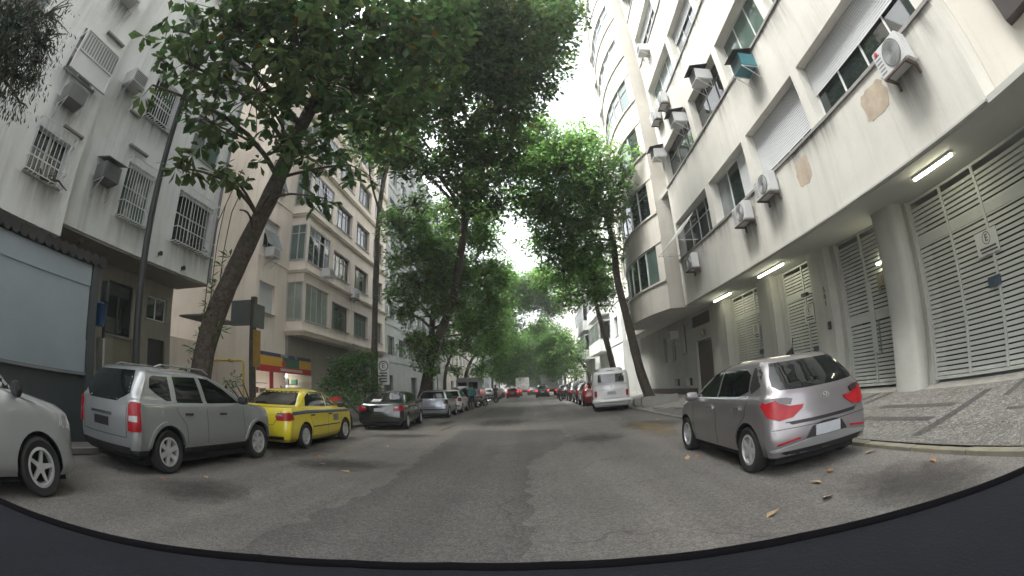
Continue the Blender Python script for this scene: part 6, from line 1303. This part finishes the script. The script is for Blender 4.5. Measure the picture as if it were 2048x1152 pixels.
# fallen leaves
lfm = []
for mm in ('leaf_dry', 'leaf_dry2'):
    me = bpy.data.meshes.new('leaf'); me.from_pydata([(p[0] * 1.0, p[1] - .5, p[2] * .8 + .1 * abs(p[0]) * 2) for p in LP], [], LF); me.materials.append(M[mm]); lfm.append(me)
FL = [(2.71, 3.55), (2.97, 4.14), (3.39, 4.41), (2.44, 7.09), (2.6, 7.04), (-3.9, 7.72), (-5.13, 4.61), (-3.19, 7.15), (-5.32, 7.03), (2.08, 3.58), (4.2, 3.3), (4.3, 4.6), (-4.4, 8.6), (-4.8, 5.3), (-4.2, 9.6), (-3.6, 10.8), (-3.0, 12.3), (3.8, 10.5), (1.2, 9.5), (-4.6, 12.5), (3.0, 16), (3.9, 14.3)]
for i, (x, y) in enumerate(FL):
    o = bpy.data.objects.new('fallen_leaf', lfm[1 if i in (0, 1, 9) else i % 2]); COL.objects.link(o); o.location = (x, y, .03); s_ = random.uniform(.14, .24); o.scale = (s_, s_, s_); o.rotation_euler = (random.uniform(-.25, .25), random.uniform(-.25, .25), random.uniform(0, 6)); tag(o, 'dry brown fallen leaf lying on the asphalt', 'leaf', 'fallen leaves on the road')
print('LEAVES', cnt)
# ================================================================== street furniture
# kiosk with a grey-blue panel
K = thing('kiosk', 'pavement kiosk with a plain grey blue panel above a dark base', 'kiosk', (-8.8, 3, .12))
M['panel'] = mat('grey_blue_panel', (.29, .34, .37), .5, var=.06, scale=.8, grime=.15); M['kiosk_dark'] = mat('dark_green_metal', (.05, .06, .062), .5, var=.15)
MB().box((-9.5, .6, .12), (-8.08, 5.2, 1.36)).build('base', M['kiosk_dark'], K); MB().box((-9.5, .6, 1.362), (-8.1, 5.2, 3.5)).build('body', M['kiosk_dark'], K)
b = MB(); n = 10
for k in range(n):     # slightly bellied canvas-like panel
    z0, z1 = 1.42 + 2.0 * k / n, 1.42 + 2.0 * (k + 1) / n; q = lambda z: -8.04 + .05 * math.sin((z - 1.42) / 2 * math.pi)
    b.quad((q(z0), .7, z0), (q(z0), 5.02, z0), (q(z1), 5.02, z1), (q(z1), .7, z1))
o = b.build('panel', M['panel'], K); md = o.modifiers.new('t', 'SOLIDIFY'); md.thickness = .03
MB().box((-8.09, 5.04, .14), (-7.98, 5.26, 3.52)).build('corner_post', M['kiosk_dark'], K); MB().box((-8.06, .7, 1.365), (-7.97, 5.02, 1.41)).build('trim', M['grey_metal'], K)
b = MB()
for k in range(23):   # scalloped roof edge
    y = .5 + k * .215; b.lathe([(.0, -.02), (.115, -.02), (.115, .02), (0, .02)], 'x', 12, (-7.93, y, 3.53))
b.box((-9.6, .4, 3.53), (-7.95, 5.4, 3.62)); b.build('roof_edge', M['black'], K)
t = thing('rubbish_bin', 'blue rubbish bin fixed on a post beyond the kiosk', 'bin', (-9.0, 6.2, .15)); MB().tube([(-9.0, 6.2, .12), (-9.0, 6.2, 3.4)], .04, 8).build('post', M['dark_metal'], t); MB().lathe([(.13, 2.45), (.17, 2.9), (.19, 2.92), (0, 2.98)], 'z', 14, (-9.0, 6.05, 0)).build('bin_body', mat('bin_blue', (.03, .10, .25), .5), t, smooth=40); MB().box((-9.15, 6.1, 1.5), (-8.85, 6.16, 2.2)).build('notice', M['sign_white'], t); MB().box((-9.12, 6.1, 3.0), (-8.88, 6.2, 3.45)).build('box', M['kiosk_dark'], t)
# lamp post on the left pavement
t = thing('lamp_post', 'slim dark lamp post between the white block and the almond tree', 'lamp post', (-8.58, 7, .12)); MB().tube([(-8.58, 7, .12), (-8.58, 7, 2.2), (-8.59, 7, 6), (-8.6, 7, 9.5), (-8.0, 7.1, 10.5)], [.11, .10, .085, .07, .05], 10).build('pole', M['dark_metal'], t, smooth=50); MB().lathe([(.17, .12), (.15, .3), (.12, .35)], 'z', 14, (-8.58, 7, 0)).build('base', M['dark_metal'], t); MB().lathe([(0, 10.62), (.16, 10.55), (.2, 10.42), (0, 10.4)], 'z', 14, (-7.85, 7.1, 0)).build('lamp_head', M['grey_metal'], t)
# board on a post before the pink block
M['board_green'] = mat('green_grey_board', (.11, .13, .115), .6, var=.12, grime=.2); M['ochre'] = mat('ochre_sheet', (.30, .19, .04), .7, var=.25, scale=5, grime=.3)
t = thing('sign_post', 'dark wooden post carrying a green grey board and an ochre sheet', 'sign', (-8.15, 11.5, .12)); MB().box((-8.23, 11.43, .12), (-8.07, 11.58, 4.15)).build('post', M['bark'], t); MB().box((-9.03, 11.44, 3.3), (-8.24, 11.62, 4.06)).build('board', M['board_green'], t); MB().box((-8.06, 11.36, 3.22), (-7.98, 11.9, 3.92)).build('side_board', M['board_green'], t); MB().box((-8.064, 11.4, 2.05), (-8.04, 11.8, 3.15)).build('sheet', M['ochre'], t)
# yellow gas pipe
p0, p1, p2 = at_y(345, 721, 15.45), at_y(487, 721, 15.45), at_y(487, 800, 15.45)
t = thing('gas_pipe', 'bright yellow pipe bent along the pink side wall', 'pipe', (p1.x, 15.5, .12)); MB().tube([(p0.x - 1.5, 15.45, p1.z), (p1.x - .12, 15.45, p1.z), (p1.x - .03, 15.45, p1.z - .03), (p1.x, 15.45, p1.z - .12), (p1.x, 15.45, .12)], .045, 10).build('pipe', M['yellow_pipe'], t, smooth=50)
for x in (p1.x - .8, p1.x - 2.0): MB().box((x, 15.38, p1.z - .06), (x + .05, 15.68, p1.z + .06)).build('clamp', M['grey_metal'], t)
# round parking sign, facing the traffic
def pole_sign(x, y, z, label, w=.52, h=1.15, col='sign_white', ring=True):
    t = thing('parking_sign', label, 'sign', (x, y, .12)); MB().tube([(x, y + .05, .12), (x, y + .05, z + .35)], .03, 8).build('pole', M['grey_metal'], t); MB().box((x - w / 2, y - .01, z - h * .62), (x + w / 2, y + .012, z + h * .38)).build('plate', M[col], t)
    if ring:
        b = MB(); n = 24; zc = z + .1
        for k in range(n):
            a0, a1 = 2 * math.pi * k / n, 2 * math.pi * (k + 1) / n
            b.quad(*[(x + rr * math.cos(a), y - .014, zc + rr * math.sin(a)) for rr, a in ((.23, a0), (.23, a1), (.185, a1), (.185, a0))])
        b.build('ring', M['ink'], t); link_mesh('letter', text_mesh('E', .32, M['ink']), t, (x, y - .014, zc), (R(90), 0, 0))
        for k in range(4): MB().box((x - w * .38, y - .014, z - .24 - k * .12), (x + w * .3, y - .011, z - .18 - k * .12)).build('print_line', M['ink'], t)
pole_sign(-6.36, 19, 2.4, 'white parking sign with a ringed letter E on a pole')
pole_sign(-6.6, 31.5, 2.9, 'faded tan street sign on a thin pole by the dark trunk', .5, .55, 'sign_tan', False)
pole_sign(-6.5, 56, 2.6, 'plain white street sign far down the left pavement', .5, 1.2, 'sign_white', False)
# stone edging round the right-hand tree
for (a, c, lab) in (((4.78, 19.75, .1), (6.5, 20.05, .55), 'long rough concrete slab edging the tree pit by the van'), ((4.75, 21.2, .1), (5.2, 21.7, .42), 'short concrete block left of the long slab')):
    me = MB().box([p - q for p, q in zip(a, a)], [p - q for p, q in zip(c, a)]).mesh('slab', M['concrete']); bm = bmesh.new(); bm.from_mesh(me); bmesh.ops.bevel(bm, geom=list(bm.edges), offset=.03, segments=2, affect='EDGES'); bmesh.ops.recalc_face_normals(bm, faces=bm.faces); bm.to_mesh(me); bm.free()
    o = link_mesh('tree_pit_edging', me, None, a); tag(o, lab, 'edging')
for k, (x, y, rz) in enumerate(((6.9, 17.9, .3), (5.6, 16.6, .9), (6.4, 15.2, .2), (5.2, 18.3, .5), (6.0, 13.6, 1.2))):
    P = [(.5 * math.cos(a) * (1 + .3 * math.sin(3 * a + k)), .28 * math.sin(a) * (1 + .2 * math.cos(2 * a))) for a in [i * math.pi / 5 for i in range(10)]]
    me = MB().prism(P, 0, .04).mesh('slab', M['concrete']); o = link_mesh('loose_slab', me, None, (x, y, pz(x) + .0), (R(4), R(3), rz)); tag(o, 'broken flat concrete slab lying on the right pavement', 'slab', 'broken slabs on the pavement')
# ------------------------------------------------------------------ people
M['skin'] = mat('skin', (.30, .17, .11), .6, var=.08); M['hair'] = mat('hair', (.02, .016, .013), .7, var=.2); M['teal_shirt'] = mat('teal_shirt', (.02, .28, .27), .8, var=.12, scale=6); M['dark_cloth'] = mat('dark_cloth', (.03, .03, .035), .8, var=.15); M['grey_cloth'] = mat('grey_cloth', (.16, .16, .17), .8, var=.12); M['blue_cloth'] = mat('navy_shorts', (.03, .04, .07), .8, var=.12)
def person(x, y, rz, label, shirt, legs, shorts=True, stride=.16, arm=.12):
    t = thing('person', label, 'person', (0, 0, 0)); V = []; E_ = []; RD = []
    def v(p, r): V.append(p); RD.append(r); return len(V) - 1
    pel = v((0, 0, .96), .15); sp1 = v((0, .01, 1.14), .15); sp2 = v((0, 0, 1.34), .165); nk = v((0, 0, 1.48), .065); hd = v((0, .02, 1.58), .085); ht = v((0, .02, 1.70), .085)
    E_ += [(pel, sp1), (sp1, sp2), (sp2, nk), (nk, hd), (hd, ht)]
    for s in (-1, 1):
        hp = v((s * .10, 0, .88), .105); kn = v((s * .11, s * stride * .6 + .02, .50), .065); an = v((s * .11, s * stride, .09), .042); he = v((s * .115, s * stride + .12, .045), .04); E_ += [(pel, hp), (hp, kn), (kn, an), (an, he)]
        sh = v((s * .19, 0, 1.40), .065); el = v((s * .25, -.03 - s * arm * .3, 1.12), .045); wr = v((s * .24, .08 - s * arm, .88), .032); ha = v((s * .235, .12 - s * arm, .79), .036); E_ += [(sp2, sh), (sh, el), (el, wr), (wr, ha)]
    me = bpy.data.meshes.new('body'); me.from_pydata(V, E_, []); o = link_mesh('body', me, t)
    sk = o.modifiers.new('s', 'SKIN'); 
    for i, r in enumerate(RD): me.skin_vertices[0].data[i].radius = (r, r * .85)
    me.skin_vertices[0].data[pel].use_root = True; sb = o.modifiers.new('d', 'SUBSURF'); sb.levels = 2; sb.render_levels = 2
    dg = bpy.context.evaluated_depsgraph_get(); dg.update(); nm = bpy.data.meshes.new_from_object(o.evaluated_get(dg)); o.modifiers.clear(); o.data = nm; nm.materials.clear()
    for q in (M['skin'], shirt, legs, M['black']): nm.materials.append(q)
    for p in nm.polygons:
        c = p.center; arm_ = abs(c.x) > .205
        p.material_index = 0 if c.z > 1.455 or (arm_ and c.z < 1.2) else (1 if c.z > .98 or (arm_ and c.z > 1.2) else (2 if c.z > (.52 if shorts else .1) else (3 if c.z < .1 else 0)))
        p.use_smooth = True
    MB().lathe([(0, .115), (.06, .10), (.098, .05), (.105, -.01), (.095, -.07), (.07, -.09)], 'z', 16, (0, -.005, 1.64)).build_local('hair', M['hair'], t, smooth=60)
    b = MB().lathe([(0, -.02), (.018, -.01), (0, .02)], 'y', 8, (0, .11, 1.60)); b.build_local('nose', M['skin'], t)
    for s in (-1, 1): MB().lathe([(0, -.012), (.03, 0), (0, .012)], 'x', 8, (s * .092, .0, 1.60)).build_local('ear', M['skin'], t)
    t.location = (x, y, 0.0); t.rotation_euler = (0, 0, rz)
person(-4.05, 30.4, R(10), 'person in a teal T-shirt and dark shorts seen from behind', M['teal_shirt'], M['blue_cloth'])
person(-3.35, 41.5, R(190), 'person in dark clothes standing beside the far motorbikes', M['dark_cloth'], M['dark_cloth'], False)
# ------------------------------------------------------------------ dashboard of the car the picture is taken from
M['dash'] = mat('dashboard_plastic', (.011, .013, .017), .8, var=.15, scale=6, spec=.15, bump=.2, bscale=150); M['dash_edge'] = mat('dashboard_rim', (.004, .004, .005), .8, var=.1, spec=.05)
ZD = CAM_H - .30
edge = [at_z(px, py, ZD) for px, py in ((-60, 985), (0, 1006), (60, 1032), (130, 1056), (200, 1076), (300, 1097), (400, 1111), (520, 1122), (700, 1133), (900, 1138), (1100, 1137), (1300, 1126), (1480, 1103), (1600, 1080), (1700, 1058), (1800, 1032), (1900, 1002), (1990, 970), (2048, 945), (2110, 912))]
D_ = thing('dashboard', 'dark curved dashboard top of a car along the lower border', 'dashboard', (0, .3, ZD - .2))
b = MB(); n = len(edge); low = [Vector((p.x, p.y * .2 - .25, ZD + .01)) for p in edge]
vs = [tuple(p) for p in edge] + [tuple(p) for p in low] + [(p.x, p.y, ZD - .12) for p in edge] + [(p.x, p.y, ZD - .14) for p in low]
b.add(vs, [(i, i + 1, n + i + 1, n + i) for i in range(n - 1)] + [(2 * n + i, 3 * n + i, 3 * n + i + 1, 2 * n + i + 1) for i in range(n - 1)] + [(i, 2 * n + i, 2 * n + i + 1, i + 1) for i in range(n - 1)] + [(n + i, n + i + 1, 3 * n + i + 1, 3 * n + i) for i in range(n - 1)]); b.build('dash_top', M['dash'], D_)
MB().tube([p + Vector((0, .006, .0)) for p in edge], .011, 8).build('windscreen_seal', M['dash_edge'], D_, smooth=60)
# ------------------------------------------------------------------ haze volume, thickened to lift the shadows like lens glare
HAZE = 0.0026
hm = bpy.data.materials.new('veil_haze'); hm.use_nodes = True; nt = hm.node_tree; nt.nodes.clear(); o_ = N(nt, 'ShaderNodeOutputMaterial'); pv = N(nt, 'ShaderNodeVolumePrincipled')
pv.inputs['Color'].default_value = (.93, .96, .95, 1); pv.inputs['Density'].default_value = HAZE; pv.inputs['Anisotropy'].default_value = .35; nt.links.new(pv.outputs[0], o_.inputs['Volume'])
hz = MB().box((-119, -39, -1.03), (119, 339, 42)).build('haze', hm); hz['kind'] = 'stuff'
SC.cycles.volume_step_rate = 5; SC.cycles.volume_max_steps = 64; SC.cycles.volume_bounces = 0
